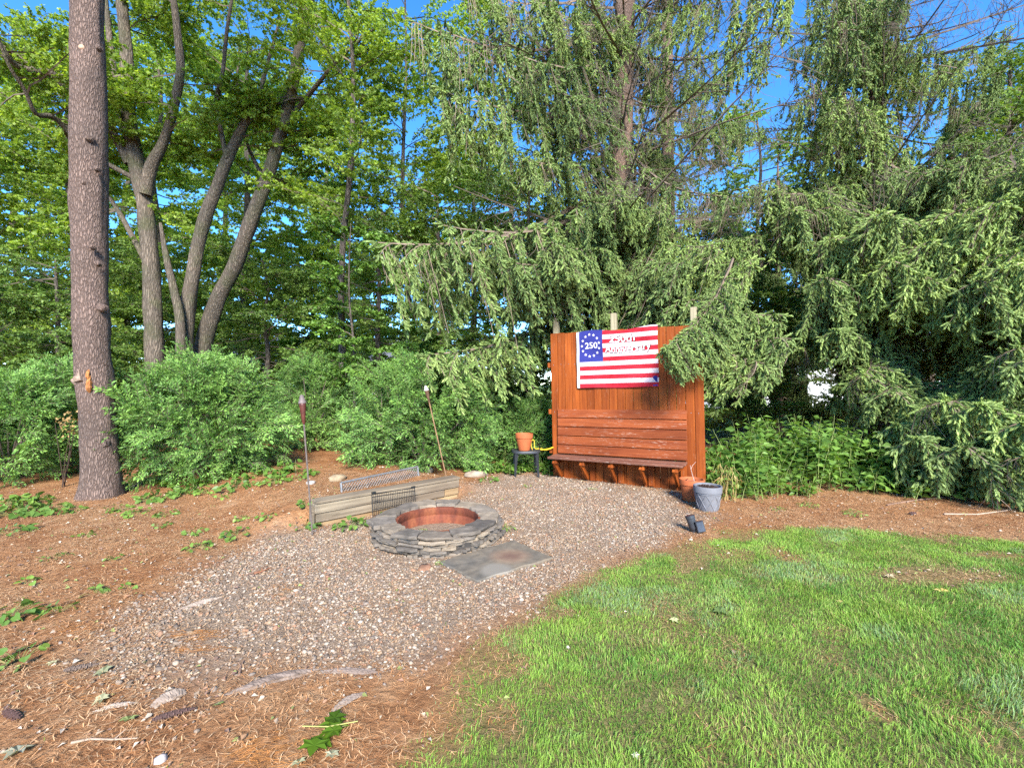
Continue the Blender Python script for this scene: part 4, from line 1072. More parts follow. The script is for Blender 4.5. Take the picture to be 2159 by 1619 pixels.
# ------------------------------------------------------------------ torches
def torch(label, base, top, head, pole_c, head_c, r, hl, hr, tip):
    base, top = np.array(base), np.array(top); d = top - base; ln = np.linalg.norm(d)
    q = Vector(d).to_track_quat('Z', 'Y').to_euler()
    t = thing('garden_torch', label, 'torch', tuple(base), q)
    mb = MB(); k = np.linspace(-.06, ln - hl, 9); mb.tube([(0.002 * math.sin(i * 2), 0, z) for i, z in enumerate(k)], r, 8); smooth_by_angle(mb.build('pole', plain('pole', pole_c, .7, .3, 0, .3, 25), t))
    if head == 'cone':
        for z in (.35, .75): 
            mb = MB(); mb.lathe([(r * 1.25, z), (r * 1.25, z + .02)], 10); mb.build('joint', plain('joint', np.array(pole_c) * .7, .6), t)
    mb = MB(); z = ln - hl
    mb.lathe([(r * 1.1, z - .01), (hr * .45, z + .005), (hr * .62, z + hl * .25), (hr * .95, z + hl * .62), (hr, z + hl * .68), (hr * .9, z + hl * .70)], 18); smooth_by_angle(mb.build('canister', plain('canister', head_c, .45, .5, .2, .3, 20), t), 40)
    mb = MB(); mb.lathe([(hr * 1.12, z + hl * .70), (hr * 1.12, z + hl * .73), (hr * .85, z + hl * .82), (hr * .5, z + hl * .97), (hr * .2, z + hl)], 16); smooth_by_angle(mb.build('snuffer_cap' if head == 'cone' else 'wick_tip', plain('cap', tip, .6, .3, 0, .3, 30), t), 40)
g = G(659, 1099); torch('garden torch with a dark metal pole and reddish-brown cone top', g, P(636, 832, g[1] - .02), 'cone', (.12, .095, .08), (.10, .028, .018), .0085, .30, .036, (.13, .10, .09))
g = G(941, 1006); torch('leaning bamboo garden torch with a pale wick tip', g, P(897, 813, g[1] - .15), 'bamboo', (.24, .14, .07), (.13, .07, .04), .010, .26, .036, (.40, .36, .32))

# ------------------------------------------------------------------ black side table, pots, yellow strap
M_PLAST = plain('black_plastic', (.030, .032, .036), .5, .4, 0, .25, 30, .1)
M_TERRA = plain('terracotta', (.37, .098, .034), .75, .25, 0, .13, 14, .15, .002)
def pot(name, label, loc, r, h, mat, soil=None, rim=.22, taper=.68, relief=False, rot=0):
    t = thing(name, label, 'plant pot', tuple(loc), (0, 0, rot))
    zr = h * (1 - rim)
    prof = [(r * taper * .98, 0), (r * taper, .004), (r * .915, zr - .004), (r * .915, zr), (r * .985, zr + .003), (r, h - .006), (r * .985, h), (r * .90, h), (r * .885, h - .01), (r * taper * .9, h * .25), (r * taper * .88, h * .08)]
    mb = MB(); mb.lathe(prof, 48)
    smooth_by_angle(mb.build('body', mat, t), 32)
    if soil:
        rg = np.random.default_rng(9); mb = MB(); zz = h * soil[1]; rr = r * .9 * (.75 + .25 * soil[1]) - .006
        mb.lathe([(rr, zz - .03), (rr, zz), (rr * .7, zz + .008), (rr * .3, zz + .014), (.001, zz + .012)], 24); mb.build('soil', soil[0], t)
        if soil[2]:
            mb = MB()
            for _ in range(soil[2]):
                a, q = rg.uniform(0, 2 * PI), rr * math.sqrt(rg.random()) * .85; c = np.array([q * math.cos(a), q * math.sin(a), zz + .014]); d = nrm(rg.normal(0, 1, 3) * [1, 1, .35]) * rg.uniform(.012, .03)
                mb.tube([c - d, c + [0, 0, .006], c + d], [.003, .006, .002], 5)
            mb.build('bark_chips', plain('chips', (.045, .028, .022), .9, .1, 0, .4, 50), t)
    if relief:                                                            # raised zigzag bands round the side
        n = 9
        for j in range(2):
            for k in range(n):
                pts = []
                for v in np.linspace(0, 1, 7):
                    z = h * (.07 + .62 * v); a = (k + (.5 if j else 0) + (.55 * abs(v * 2 - 1) if j else .55 * (1 - abs(v * 2 - 1)))) * 2 * PI / n
                    q = r * (taper + (.915 - taper) * z / zr) + .001; pts.append((q * math.cos(a), q * math.sin(a), z))
                mb = MB(); mb.tube(pts, .0055, 6); smooth_by_angle(mb.build('raised_band', mat, t), 60)
        mb = MB(); mb.lathe([(r * .93, zr - .02), (r * .945, zr - .014), (r * .93, zr - .006)], 40, closed=True); mb.build('collar', mat, t)
    return t
def side_table():
    g1, g2 = G(1081, 1001), G(1131, 1010); c = (g1 + g2) / 2 + [0.03, .16, 0]
    c[2] = float(hgt(c[0], c[1])); H = .435
    t = thing('side_table', 'small black plastic side table with a terracotta pot on it', 'side table', tuple(c), (0, 0, .08))
    a = np.arange(40) * 2 * PI / 40; sq = lambda v: np.sign(v) * np.abs(v) ** .72
    O = np.stack([.245 * sq(np.cos(a)), .21 * sq(np.sin(a))], 1)
    V = np.concatenate([np.column_stack([O * s, np.full(40, z)]) for s, z in ((.97, H - .045), (1, H - .04), (1.0, H - .008), (.98, H), (.93, H - .003))]); 
    Fs = [[i * 40 + k, i * 40 + (k + 1) % 40, (i + 1) * 40 + (k + 1) % 40, (i + 1) * 40 + k] for i in range(4) for k in range(40)] + [list(range(40))[::-1], [160 + k for k in range(40)]]
    smooth_by_angle(link('table_top', make_mesh('table_top', V, Fs, None, [M_PLAST]), t), 35)
    for sx in (-1, 1):
        for sy in (-1, 1):
            mb = MB(); p = [(sx * .175, sy * .14, H - .042), (sx * .185, sy * .15, H * .5), (sx * .20, sy * .165, -.02)]
            mb.tube(p, [.028, .022, .017], 4); mb.build('leg', M_PLAST, t)
            mb = MB(); mb.tube([(sx * .178, sy * .145, H - .15), (sx * .14, sy * .11, H - .075), (sx * .085, sy * .07, H - .044)], [.008, .01, .012], 5); mb.build('leg_brace', M_PLAST, t)
    top = np.array([c[0], c[1], c[2] + H])
    pot('terracotta_pot', 'empty terracotta pot standing on the black side table', top + [-.03, -.045, .0015], .152, .285, M_TERRA, None, .27, .66)
    ys = thing('yellow_strap', 'yellow plastic strap looped on the table and trailing to the bench', 'strap', tuple(top + [.115, .02, .002]))
    M_Y = plain('yellow_plastic', (.66, .40, .018), .45, .5, 0, .12, 20)
    mb = MB()                                                             # a loop of flat band standing on its edge
    pts = [(.0, 0, .0), (-.022, .0, .05), (-.025, .0, .13), (.0, 0, .175), (.03, 0, .165), (.035, 0, .10), (.03, 0, .04), (.055, 0, .012), (.10, .01, .012)]
    pts = np.array(pts); n = len(pts); u = np.linspace(0, n - 1, 33); pts = np.stack([np.interp(u, np.arange(n), pts[:, k]) for k in range(3)], 1)
    for p in range(3): pts[1:-1] = (pts[:-2] + pts[1:-1] * 2 + pts[2:]) / 4
    d = nrm(np.gradient(pts, axis=0)); nn = np.stack([d[:, 2], 0 * d[:, 0], -d[:, 0]], 1) * .005
    V = np.concatenate([pts + nn + [0, -.022, 0], pts + nn + [0, .022, 0], pts - nn + [0, .022, 0], pts - nn + [0, -.022, 0]]); m = len(pts)
    Fs = [[j * m + i, j * m + i + 1, ((j + 1) % 4) * m + i + 1, ((j + 1) % 4) * m + i] for j in range(4) for i in range(m - 1)] + [[0, m, 2 * m, 3 * m], [3 * m + m - 1, 2 * m + m - 1, m + m - 1, m - 1]]
    smooth_by_angle(link('loop', make_mesh('loop', V, Fs, None, [M_Y]), ys), 50)
    e = Vector(PM @ Vector((.03, -.03, .50))) - Vector(top + [.115, .02, .002])
    e = np.array(e); s = np.array([.10, .01, .014])
    k = np.linspace(0, 1, 12)[:, None]; pts = s + (e - s) * k + np.array([0, 0, -.03]) * np.sin(PI * k)
    mb = MB(); mb.tube(pts, [.009, .009, .018, .018, .009, .014, .016, .016, .013, .013, .012, .010], 8); smooth_by_angle(mb.build('trailing_end', M_Y, ys))
    mb = MB(); mb.tube([pts[1] , pts[2]], .015, 8); mb.build('buckle', M_PLAST, ys)
side_table()
M_GPOT = plain('grey_resin', (.15, .15, .16), .65, .3, 0, .12, 12, .12, .002)
M_SOIL = plain('potting_soil', (.05, .035, .028), .95, .05, 0, .4, 60, .8, .02)
M_DSOIL = plain('dry_soil', (.22, .15, .10), .95, .05, 0, .4, 60, .8, .02)
g = G(1466, 1060); tp = pot('terracotta_pot', 'terracotta pot with a bare twig on the ground beside the grey pot', g + [0, .12, -.004], .165, .30, M_TERRA, (M_DSOIL, .84, 14), .24, .66)
mb = MB(); mb.tube([(0.03, -.04, .24), (-.01, -.05, .36), (-.035, -.06, .44), (-.01, -.05, .49), (.035, -.05, .54)], [.006, .005, .004, .003, .002], 6); mb.tube([(-.035, -.06, .44), (-.045, -.06, .50)], [.004, .002], 6); mb.build('twig', plain('pale_twig', (.42, .30, .24), .9, .1), tp)
g = G(1500, 1079); pot('grey_pot', 'grey resin planter with raised zigzag pattern and dark soil', g + [0, .11, -.004], .172, .31, M_GPOT, (M_SOIL, .88, 90), .26, .72, True)

# ------------------------------------------------------------------ spotlight
def spotlight():
    g = G(1463, 1122)
    t = thing('garden_spotlight', 'small black garden spotlight staked at the edge of the lawn', 'spotlight', tuple(g), (0, 0, -.35))
    M_S = plain('black_lamp', (.035, .038, .044), .42, .45, 0, .2, 30, .05); M_L = plain('dark_lens', (.03, .04, .05), .15, .6, 0, .1, 10, .02)
    mb = MB(); mb.tube([(0, 0, -.06), (0, 0, .04)], [.008, .022], 6); mb.build('stake', M_S, t)
    ax = nrm(np.array([-.30, .05, 1.]))
    mb = MB(); c = np.array([.0, 0, .03]); k = [c, c + ax * .02, c + ax * .12, c + ax * .125, c + ax * .15]
    mb.tube(k, [.030, .042, .046, .05, .05], 24); smooth_by_angle(mb.build('lamp_housing', M_S, t), 35)
    mb = MB(); mb.tube([c + ax * .1505, c + ax * .154], [.042, .042], 24); mb.build('lens', M_L, t)
    R = Matrix.Rotation(-.29, 3, 'Y')
    mb = MB(); mb.box(np.array([.062, -.022, .075]), (.085, .05, .115), R, .006); mb.build('solar_box', M_S, t)
    mb = MB(); mb.box(np.array([.062, -.049, .077]), (.072, .004, .10), R, .001); mb.build('solar_panel', plain('solar_cell', (.06, .075, .10), .25, .6, 0, .15, 40, .02), t)
    mb = MB(); mb.box(np.array([.030, -.056, .080]), (.008, .014, .11), R, .001); mb.build('rib', M_S, t)
spotlight()

# ------------------------------------------------------------------ stone slab set in the gravel
def slab():
    pts = [G(*p) for p in ((926, 1188), (1083, 1143), (1166, 1180), (1004, 1229))]; c = np.mean(pts, 0); c[2] = float(hgt(c[0], c[1]))
    o = [np.array(p) - c for p in pts]; rg = np.random.default_rng(3); O = []
    for i in range(4):
        a, b = o[i], o[(i + 1) % 4]
        for k in range(8): O.append(a + (b - a) * k / 8 + rg.normal(0, .006, 3))
    O = np.array(O)[:, :2]; m = len(O)
    rings = [np.column_stack([O * s, np.full(m, z) + rg.normal(0, .001, m)]) for s, z in ((1, -.04), (1.0, .012), (.985, .022))]
    V = np.concatenate(rings + [np.array([[0, 0, .024]])])
    Fs = [[i * m + k, i * m + (k + 1) % m, (i + 1) * m + (k + 1) % m, (i + 1) * m + k] for i in range(2) for k in range(m)] + [[2 * m + k, 2 * m + (k + 1) % m, 3 * m] for k in range(m)]
    Fs = [f[::-1] for f in Fs]
    m_, T, N, L = mat_new('bluestone')
    v = coords(N, L); n = noise(N, L, v, 14, 6, .65); n2 = noise(N, L, v, 3.2, 4)
    cc = mixc(N, L, ramp(N, L, n, [(.3, (.10, .086, .066)), (.7, (.175, .15, .115))]), ramp(N, L, n2, [(.35, (.8, .82, .85)), (.68, (1.2, 1.1, .98))]), 1.0, 'MULTIPLY')
    def spot(x, y, r, soft):                                               # round stain on the stone
        mp = N('Mapping'); mp.inputs['Location'].default_value = (-x, -y, 0); L(N('TexCoord').outputs['Object'], mp.inputs['Vector'])
        ln = N('VectorMath'); ln.operation = 'LENGTH'; L(mp.outputs[0], ln.inputs[0])
        ad = N('Math'); ad.operation = 'MULTIPLY_ADD'; ad.inputs[1].default_value = .14; L(n2, ad.inputs[0]); L(ln.outputs['Value'], ad.inputs[2])
        return ramp(N, L, ad.outputs[0], [(r + .07 - soft, (1, 1, 1)), (r + .07 + soft, (0, 0, 0))])
    q1, q2 = G(1048, 1205) - c, G(1076, 1178) - c
    cc = mixc(N, L, cc, (.19, .165, .13), spot(q1[0], q1[1], .135, .03))
    r1 = spot(q2[0], q2[1], .17, .05); r2 = spot(q2[0], q2[1], .085, .05)
    cc = mixc(N, L, cc, (.25, .145, .085), mixc(N, L, (0, 0, 0), r1, .5)); cc = mixc(N, L, cc, (.11, .055, .04), mixc(N, L, (0, 0, 0), r2, .6))
    finish(T, N, L, cc, .8, bump(N, L, n, .35, .006), 0, .3)
    o_ = link('stone_slab', make_mesh('stone_slab', V, Fs, None, [m_]), None, tuple(c)); tag(o_, 'flat rectangular grey stone slab with a rusty round stain, set in gravel', 'stone slab')
slab()

# ------------------------------------------------------------------ rocks, exposed roots, sticks, cones
def rock(label, px, py, r, sq, c, seed, group=None, name='rock'):
    rg = np.random.default_rng(seed); g = G(px, py)
    V, T = ICO2
    n = 1 + .35 * (rg.random(len(V)) - .5)
    V = V * n[:, None] * np.array([r, r * .75, r * sq])
    o = link(name, make_mesh(name, V, T, None, [plain('rock', np.array(c) * .75, .9, .2, 0, .3, 14, .5, .015)], None, True), None, (g[0], g[1], g[2] + r * sq * .35), (0, 0, rg.uniform(0, 6)))
    tag(o, label, 'rock', group)
def ico(sub):
    import bmesh
    bm = bmesh.new(); bmesh.ops.create_icosphere(bm, subdivisions=sub, radius=1)
    V = np.array([v.co[:] for v in bm.verts]); T = np.array([[v.index for v in f.verts] for f in bm.faces]); bm.free(); return V, T
ICO1, ICO2 = ico(1), ico(2)
rock('pale tan rock by the bed edge right of the timber edging', 1003, 1003, .20, .35, (.42, .33, .24), 1)
rock('pale rock half hidden behind the end of the timber edging', 900, 995, .15, .5, (.40, .34, .25), 2)
rock('yellowish stone block left of the wire mesh panel', 712, 1012, .14, .45, (.40, .30, .18), 3)
rock('small pale stone near the torch with the brown top', 655, 1020, .07, .5, (.42, .38, .33), 4)
rock('reddish flat stone lying in gravel in front of the fire pit', 895, 1198, .075, .22, (.33, .17, .10), 5)
rock('round white pebble alone in the needles at the bottom left', 338, 1604, .026, .7, (.52, .46, .42), 6)

M_ROOT = wood_mat('bare_root', (.38, .32, .26), (.17, .135, .105), 0, .8, (.14, .095, .07), .95)
def root(label, pix, w_, seed):
    pts = np.array([G(*p) for p in pix]); c = pts[0].copy(); q = pts - c
    q[:, 2] += -.012 + .028 * np.sin(np.linspace(0, PI, len(q)))
    me = trunk_mesh(q, list(np.array(w_) * .85), 16, M_ROOT, .55, seed, 0, 14)
    n = len(me.vertices); co = np.empty(n * 3, np.float32); me.vertices.foreach_get('co', co); co = co.reshape(-1, 3); rg = np.random.default_rng(seed)
    co[:, 2] = (co[:, 2] + .004) * .5 + .5 * (hgt(co[:, 0] + c[0], co[:, 1] + c[1]) - c[2]); co += rg.normal(0, .0016, co.shape); me.vertices.foreach_set('co', co.ravel().astype(np.float32)); me.update()
    me.polygons.foreach_set('use_smooth', np.zeros(len(me.polygons), bool))
    tag(link('tree_root', me, None, tuple(c)), label, 'root')
root('long pale bare root crossing the needles below the gravel', [(470, 1465), (520, 1450), (575, 1432), (625, 1420), (672, 1410)], [.008, .026, .034, .030, .010], 1)
root('short pale root with a knot, left of the long root', [(318, 1490), (345, 1480), (370, 1470), (390, 1462)], [.01, .035, .038, .012], 2)
root('thin pale root at the lower left of the needles', [(195, 1500), (230, 1493), (262, 1487), (290, 1480)], [.006, .016, .018, .006], 3)
root('grey root near the lawn edge above the leaf sprig', [(690, 1508), (715, 1492), (740, 1475), (775, 1458)], [.006, .02, .024, .008], 4)
root('flat worn root in the gravel left of the fire pit', [(365, 1290), (400, 1280), (430, 1270), (468, 1258)], [.01, .028, .030, .010], 5)
root('pale reddish root right of the long root', [(672, 1416), (720, 1416), (760, 1418), (800, 1416)], [.008, .02, .022, .006], 6)

M_STICK = plain('stick_bark', (.22, .14, .10), .9, .1, 0, .3, 20)
def stick(label, pix, r, zoff=0.01, c=None):
    pts = np.array([G(*p) for p in pix]); c0 = pts[0].copy(); q = pts - c0; q[:, 2] += zoff
    n = len(q); mb = MB(); mb.tube(q, np.linspace(r, r * .5, n), 6, True, None, .3, np.random.default_rng(n)); k = q[n // 2]; d = q[-1] - q[0]
    mb.tube([k, k + np.array([-d[1], d[0], 0]) * .12 + d * .1 + [0, 0, .02]], [r * .5, r * .25], 5)
    tag(mb.build('fallen_stick', M_STICK if c is None else plain('stick', c, .9, .1), None, tuple(c0)), label, 'stick')
stick('long thin stick lying along the bed right of the undergrowth', [(1870, 1066), (1930, 1056), (1985, 1050), (2050, 1053)], .011)
stick('long pale stick at the right edge under the low spruce boughs', [(1990, 1085), (2060, 1086), (2120, 1078), (2159, 1070)], .010, .01, (.34, .25, .18))
stick('dark stick at the right edge under the low spruce boughs', [(2100, 1062), (2140, 1052), (2185, 1040)], .022, .02, (.09, .035, .03))
stick('short dark stick in the gravel above the orange needles', [(520, 1215), (545, 1205), (562, 1195)], .009)
stick('brown stick lying in gravel left of the fire pit', [(536, 1212), (552, 1208), (570, 1200)], .010, .015, (.25, .11, .06))
stick('thin curved twig beside the long pale root', [(505, 1425), (508, 1408), (514, 1395)], .006)
stick('long twig in the needles at the bottom edge', [(150, 1570), (190, 1562), (240, 1563), (290, 1560)], .005, .01, (.34, .25, .18))
stick('brown log edge under the shrub, left of the side table', [(985, 972), (1030, 970), (1075, 968)], .03, .05, (.22, .13, .08))

def cone(label, px, py, L_, yaw, c=(.10, .055, .045)):
    g = G(px, py); t = thing('pine_cone', label, 'pine cone', (g[0], g[1], g[2] + .018), (0, .05, yaw))
    mb = MB(); k = np.linspace(0, 1, 7); mb.tube([(L_ * (v - .5), .004 * math.sin(v * 3), 0) for v in k], [.006, .012, .014, .014, .012, .008, .003], 8); mb.build('core', plain('cone_core', np.array(c) * .6, .9), t)
    V = np.array([[0, 0, 0], [.011, .0, .010], [-.011, 0, .010], [0, .006, .021], [0, -.003, .012]]); Tt = np.array([[0, 1, 4], [0, 4, 2], [1, 3, 4], [4, 3, 2], [1, 0, 2], [1, 2, 3]])
    n = 46; i = np.arange(n); u = i / n; a = i * 2.4
    pos = np.stack([L_ * (u - .46), np.cos(a) * .006, np.sin(a) * .006], 1); rad = np.stack([np.full(n, -.55), np.cos(a), np.sin(a)], 1)
    R = frames(np.stack([np.ones(n), 0 * a, 0 * a], 1), rad); Rz = np.stack([R[:, :, 0], R[:, :, 1], nrm(rad)], -1)
    s = .85 * np.sin(PI * (u * .85 + .12)) ** .6
    Vv, Tt2, C = scatter(V, Tt, pos, Rz, s, np.tile(np.array(c) * 1.0, (n, 1)), np.array([.5, .9, .9, 3.2, 1]))
    link('scales', make_mesh('scales', Vv, Tt2, C, [col_mat('cone_scales')]), t)
cone('long dark pine cone below the short pale root', 368, 1512, .17, .55)
cone('pale pine cone in the needles beside the gravel edge', 172, 1413, .15, .5, (.17, .12, .09))
cone('brown pine cone near the left bottom edge', 25, 1514, .12, -.3)
cone('dark pine cone in the bed under the right spruce', 1925, 1085, .11, .2)

# ------------------------------------------------------------------ weeds: heart-leaved clumps
M_WEED = leaf_mat('weed_leaves', .3, .45)
def clump_mesh(seed, n, rad, size, h, tv=HEART_V, tt=HEART_T, c0=(.085, .165, .028), c1=(.19, .30, .06), flat=.6):
    rg = np.random.default_rng(seed); a = rg.uniform(0, 2 * PI, n); r = rad * np.sqrt(rg.random(n)); z = h * (1 - .6 * r / rad) * rg.uniform(.4, 1.1, n)
    pos = np.stack([r * np.cos(a), r * np.sin(a), z], 1)
    d = np.stack([np.cos(a), np.sin(a), rg.normal(-.25, .2, n)], 1) + rg.normal(0, .35, (n, 3))
    R = frames(d, np.array([0, 0, 1.]) * flat + rg.normal(0, .3, (n, 3))); mx = rg.random(n)
    c = np.outer(1 - mx, c0) + np.outer(mx, c1)
    V, T, C = scatter(tv, tt, pos, R, size * rg.uniform(.6, 1.2, n), c)
    fol = make_mesh('leaves', V, T, C, [M_WEED])
    mb = MB()
    for i in range(n): mb.tube([(pos[i][0] * .25, pos[i][1] * .25, -.01), (pos[i][0] * .7, pos[i][1] * .7, pos[i][2] * .7), pos[i]], .0016, 3, False)
    return mb.mesh('stems', M_GSTEM), fol
M_GSTEM = plain('green_stem', (.16, .20, .06), .7, .2)
CL = [clump_mesh(400 + i, n, r, s, h) for i, (n, r, s, h) in enumerate([(26, .22, .085, .12), (16, .15, .075, .09), (40, .30, .10, .18), (9, .09, .06, .06), (20, .2, .06, .08)])]
CN = [clump_mesh(420 + i, n, r, s, h, NARROW_V, LEAF_T, (.10, .18, .03), (.20, .32, .06), .6) for i, (n, r, s, h) in enumerate([(30, .14, .06, .10), (18, .10, .05, .07)])]
def weed(px, py, k, label, group, s=1.0, lib=None):
    s *= .82; g = G(px, py); t = thing('weed', label, 'weed', tuple(g), (0, 0, rnd.uniform(0, 6.28)), group)
    st, fo = (lib or CL)[k]; link('stems', st, t, (0, 0, 0), (0, 0, 0), s); link('leaves', fo, t, (0, 0, 0), (0, 0, 0), s)
for (x, y, k, s, lb) in [(330, 1055, 2, .9, 'heart-leaved weed patch nearest the pine trunk in the shrub-foot row'), (385, 1042, 2, .8, 'heart-leaved weed under the left half of the large shrub'), (440, 1038, 0, .9, 'heart-leaved weed under the middle of the large shrub'), (500, 1030, 2, .9, 'wide heart-leaved weed under the right half of the large shrub'),
        (575, 1020, 2, .8, 'heart-leaved weed left of the brown-topped torch, at the shrub foot'), (290, 1085, 0, .8, 'heart-leaved weed in front of the pine trunk base'), (625, 1012, 0, .8, 'last heart-leaved weed of the shrub-foot row, beside the torch pole'), (470, 1050, 1, .9, 'small heart-leaved weed standing forward of the large shrub'), (350, 1085, 0, .7, 'heart-leaved weed on the needles right of the pine base'), (250, 1075, 0, .8, 'heart-leaved weed touching the right side of the pine base'),
        (40, 1085, 2, 1, 'broad weed patch at the left edge under the shrub'), (100, 1080, 2, .9, 'broad weed patch halfway between left edge and pine'), (20, 1125, 0, 1, 'broad-leaved weed at the left edge, nearest the camera'), (150, 1078, 0, .8, 'broad-leaved weed just left of the pine base'), (70, 1060, 2, .9, 'broad-leaved weed farthest back at the left edge'), (10, 1070, 2, 1.0, 'broad-leaved weed cut by the left edge under the shrub'),
        (420, 1158, 0, .7, 'leafy weed in needles, left of the gravel'), (500, 1130, 0, .8, 'leafy weed in needles between torch and large shrub'), (410, 1125, 1, .8, 'small weed behind the leafy weed left of the gravel'), (120, 1290, 1, .8, 'lone weed in the open needles at the left'), (15, 1300, 0, .9, 'weed clump on the left edge above the lowest weed'), (40, 1392, 1, 1, 'lowest weed on the left edge, near the pine cones'),
        (200, 1250, 3, 1, 'tiny weed up-right of the lone needle weed'), (110, 1175, 4, .6, 'low weed in the needles below the left-edge patch'), (60, 1230, 3, 1, 'tiny weed near the left edge, above the weed clump'), (240, 1180, 3, .9, 'tiny weed in needles straight below the pine'), (180, 1130, 1, .7, 'small weed in needles just below the pine base'), (565, 1092, 1, .8, 'small weed in needles left of the torch foot'), (270, 1240, 3, .8, 'tiny weed beside the gravel at the left'), (340, 1110, 1, .7, 'small weed in needles right below the pine'), (510, 1095, 1, .7, 'small weed between the shrub row and the gravel')]:
    weed(x, y, k, lb, 'weeds in the pine needles', s)
weed(640, 1112, 0, 'weed clump at the foot of the torch with the brown top', None, .85)
weed(648, 1065, 1, 'weed beside the left end of the timber edging', None, 1.0)
weed(740, 1112, 2, 'bushy light green weed between timber edging and fire pit', None, .75)
weed(722, 1095, 4, 'low weed against the front of the timber edging', None, .9)
weed(820, 1062, 1, 'weed showing through the black grill rack', None, .9)
weed(1064, 1118, 0, 'fine-leaved dark weed against the right side of the fire pit', None, .9, CN)
weed(930, 1190, 0, 'yellow-green weed at the left corner of the stone slab', None, .5, CN)
weed(1030, 1015, 0, 'low weed in gravel near the pale tan rock', None, .9)
weed(1110, 1026, 1, 'grassy weed in the gravel in front of the side table', None, .8, CN)
weed(1250, 1033, 1, 'bright weed in gravel before the bench', None, .7, CN)
weed(1705, 1068, 0, 'light green weed with drooping leaves at the edge of the undergrowth', None, 1.0, CN)
weed(1800, 1086, 0, 'bright grassy tuft on the bare strip between lawn and undergrowth', None, 1.0, CN)
weed(1640, 1075, 1, 'dull green tuft left of the bright grassy tuft', None, .9, CN)
weed(1515, 1020, 0, 'bright lime green seedling behind the grey pot', None, 1.2, CN)
weed(893, 1118, 1, 'small weed growing inside the fire pit', None, .5, CN)

# ------------------------------------------------------------------ undergrowth along the back (uncountable)
def undergrowth(name, label, spots, c0, c1, size, seed, tv=LEAF_V, tt=LEAF_T, flat=.55):
    rg = np.random.default_rng(seed); Ps, Ds, S = [], [], []; mb = MB()
    for (x, y, h, n, rr) in spots:
        z = float(hgt(x, y))
        for _ in range(n):
            ax = x + rg.normal(0, rr), y + rg.normal(0, rr * .8); hh = h * rg.uniform(.55, 1.1); ln = rg.normal(0, .22, 2)
            mb.tube([(ax[0], ax[1], z - .01), (ax[0] + ln[0] * hh * .4, ax[1] + ln[1] * hh * .4, z + hh * .5), (ax[0] + ln[0] * hh, ax[1] + ln[1] * hh, z + hh)], [.005, .004, .002], 3, False)
            m = int(hh / .035) + 3
            for j in range(m):
                u = .15 + .85 * j / m; a = j * 2.4 + rg.uniform(0, 1)
                Ps.append((ax[0] + ln[0] * hh * u + .03 * math.cos(a), ax[1] + ln[1] * hh * u + .03 * math.sin(a), z + hh * u)); Ds.append((math.cos(a), math.sin(a), rg.normal(-.1, .3))); S.append(size * rg.uniform(.6, 1.25))
    Ps, Ds, S = np.array(Ps), np.array(Ds), np.array(S); k = len(Ps)
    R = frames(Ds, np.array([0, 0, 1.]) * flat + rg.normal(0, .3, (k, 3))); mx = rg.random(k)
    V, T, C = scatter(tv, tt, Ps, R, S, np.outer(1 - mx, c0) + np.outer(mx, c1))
    t = tag(link(name, None), label, None, None, 'stuff')
    link('leaves', make_mesh('leaves', V, T, C, [M_LEAF]), t); mb.build('stems', M_GSTEM, t)
rg_ = np.random.default_rng(12)
sp = []
for i in range(46):
    u = i / 45; px = 1500 + 560 * u + rg_.normal(0, 14); Y = 6.75 + rg_.uniform(-.2, 1.6) - .25 * u
    sp.append(((px - CX) * Y / F, Y, rg_.uniform(.45, .95) * (.75 if Y < 6.8 else 1.1), 9, .20))
undergrowth('undergrowth', 'dense knee-high leafy green undergrowth right of the bench screen', sp, (.07, .15, .028), (.17, .30, .06), .125, 61)
sp = [((px - CX) * 6.55 / F + rg_.normal(0, .1), 6.5 + rg_.normal(0, .12), rg_.uniform(.25, .5), 7, .14) for px in np.linspace(1520, 1700, 9)]
undergrowth('undergrowth', 'light green leafy undergrowth fringe behind the grey pot', sp, (.10, .19, .028), (.20, .33, .06), .085, 62)
sp = []
for i in range(44):
    Y = rg_.uniform(9.6, 11.5); px = rg_.uniform(-150, 1250); sp.append(((px - CX) * Y / F, Y, rg_.uniform(.5, 1.2), 8, .3))
for i in range(20):
    Y = rg_.uniform(8.9, 9.5); px = rg_.uniform(1000, 1180); sp.append(((px - CX) * Y / F, Y, rg_.uniform(.2, .45), 6, .2))
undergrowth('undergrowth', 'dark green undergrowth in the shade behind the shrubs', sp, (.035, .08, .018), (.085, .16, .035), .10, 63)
sp = []
for i in range(26):
    px = 985 + 180 * i / 25 + rg_.normal(0, 5); Y = 8.15 + rg_.uniform(-.2, .5); sp.append(((px - CX) * Y / F, Y, rg_.uniform(.10, .24), 5, .10))
for i in range(14):
    px = 300 + 350 * i / 13; Y = 6.9 + rg_.uniform(-.15, .4); sp.append(((px - CX) * Y / F, Y, rg_.uniform(.08, .2), 4, .10))
undergrowth('ground_cover', 'low heart-leaved ground cover at the feet of the shrubs', sp, (.085, .18, .028), (.17, .30, .05), .085, 64, HEART_V, HEART_T, .8)

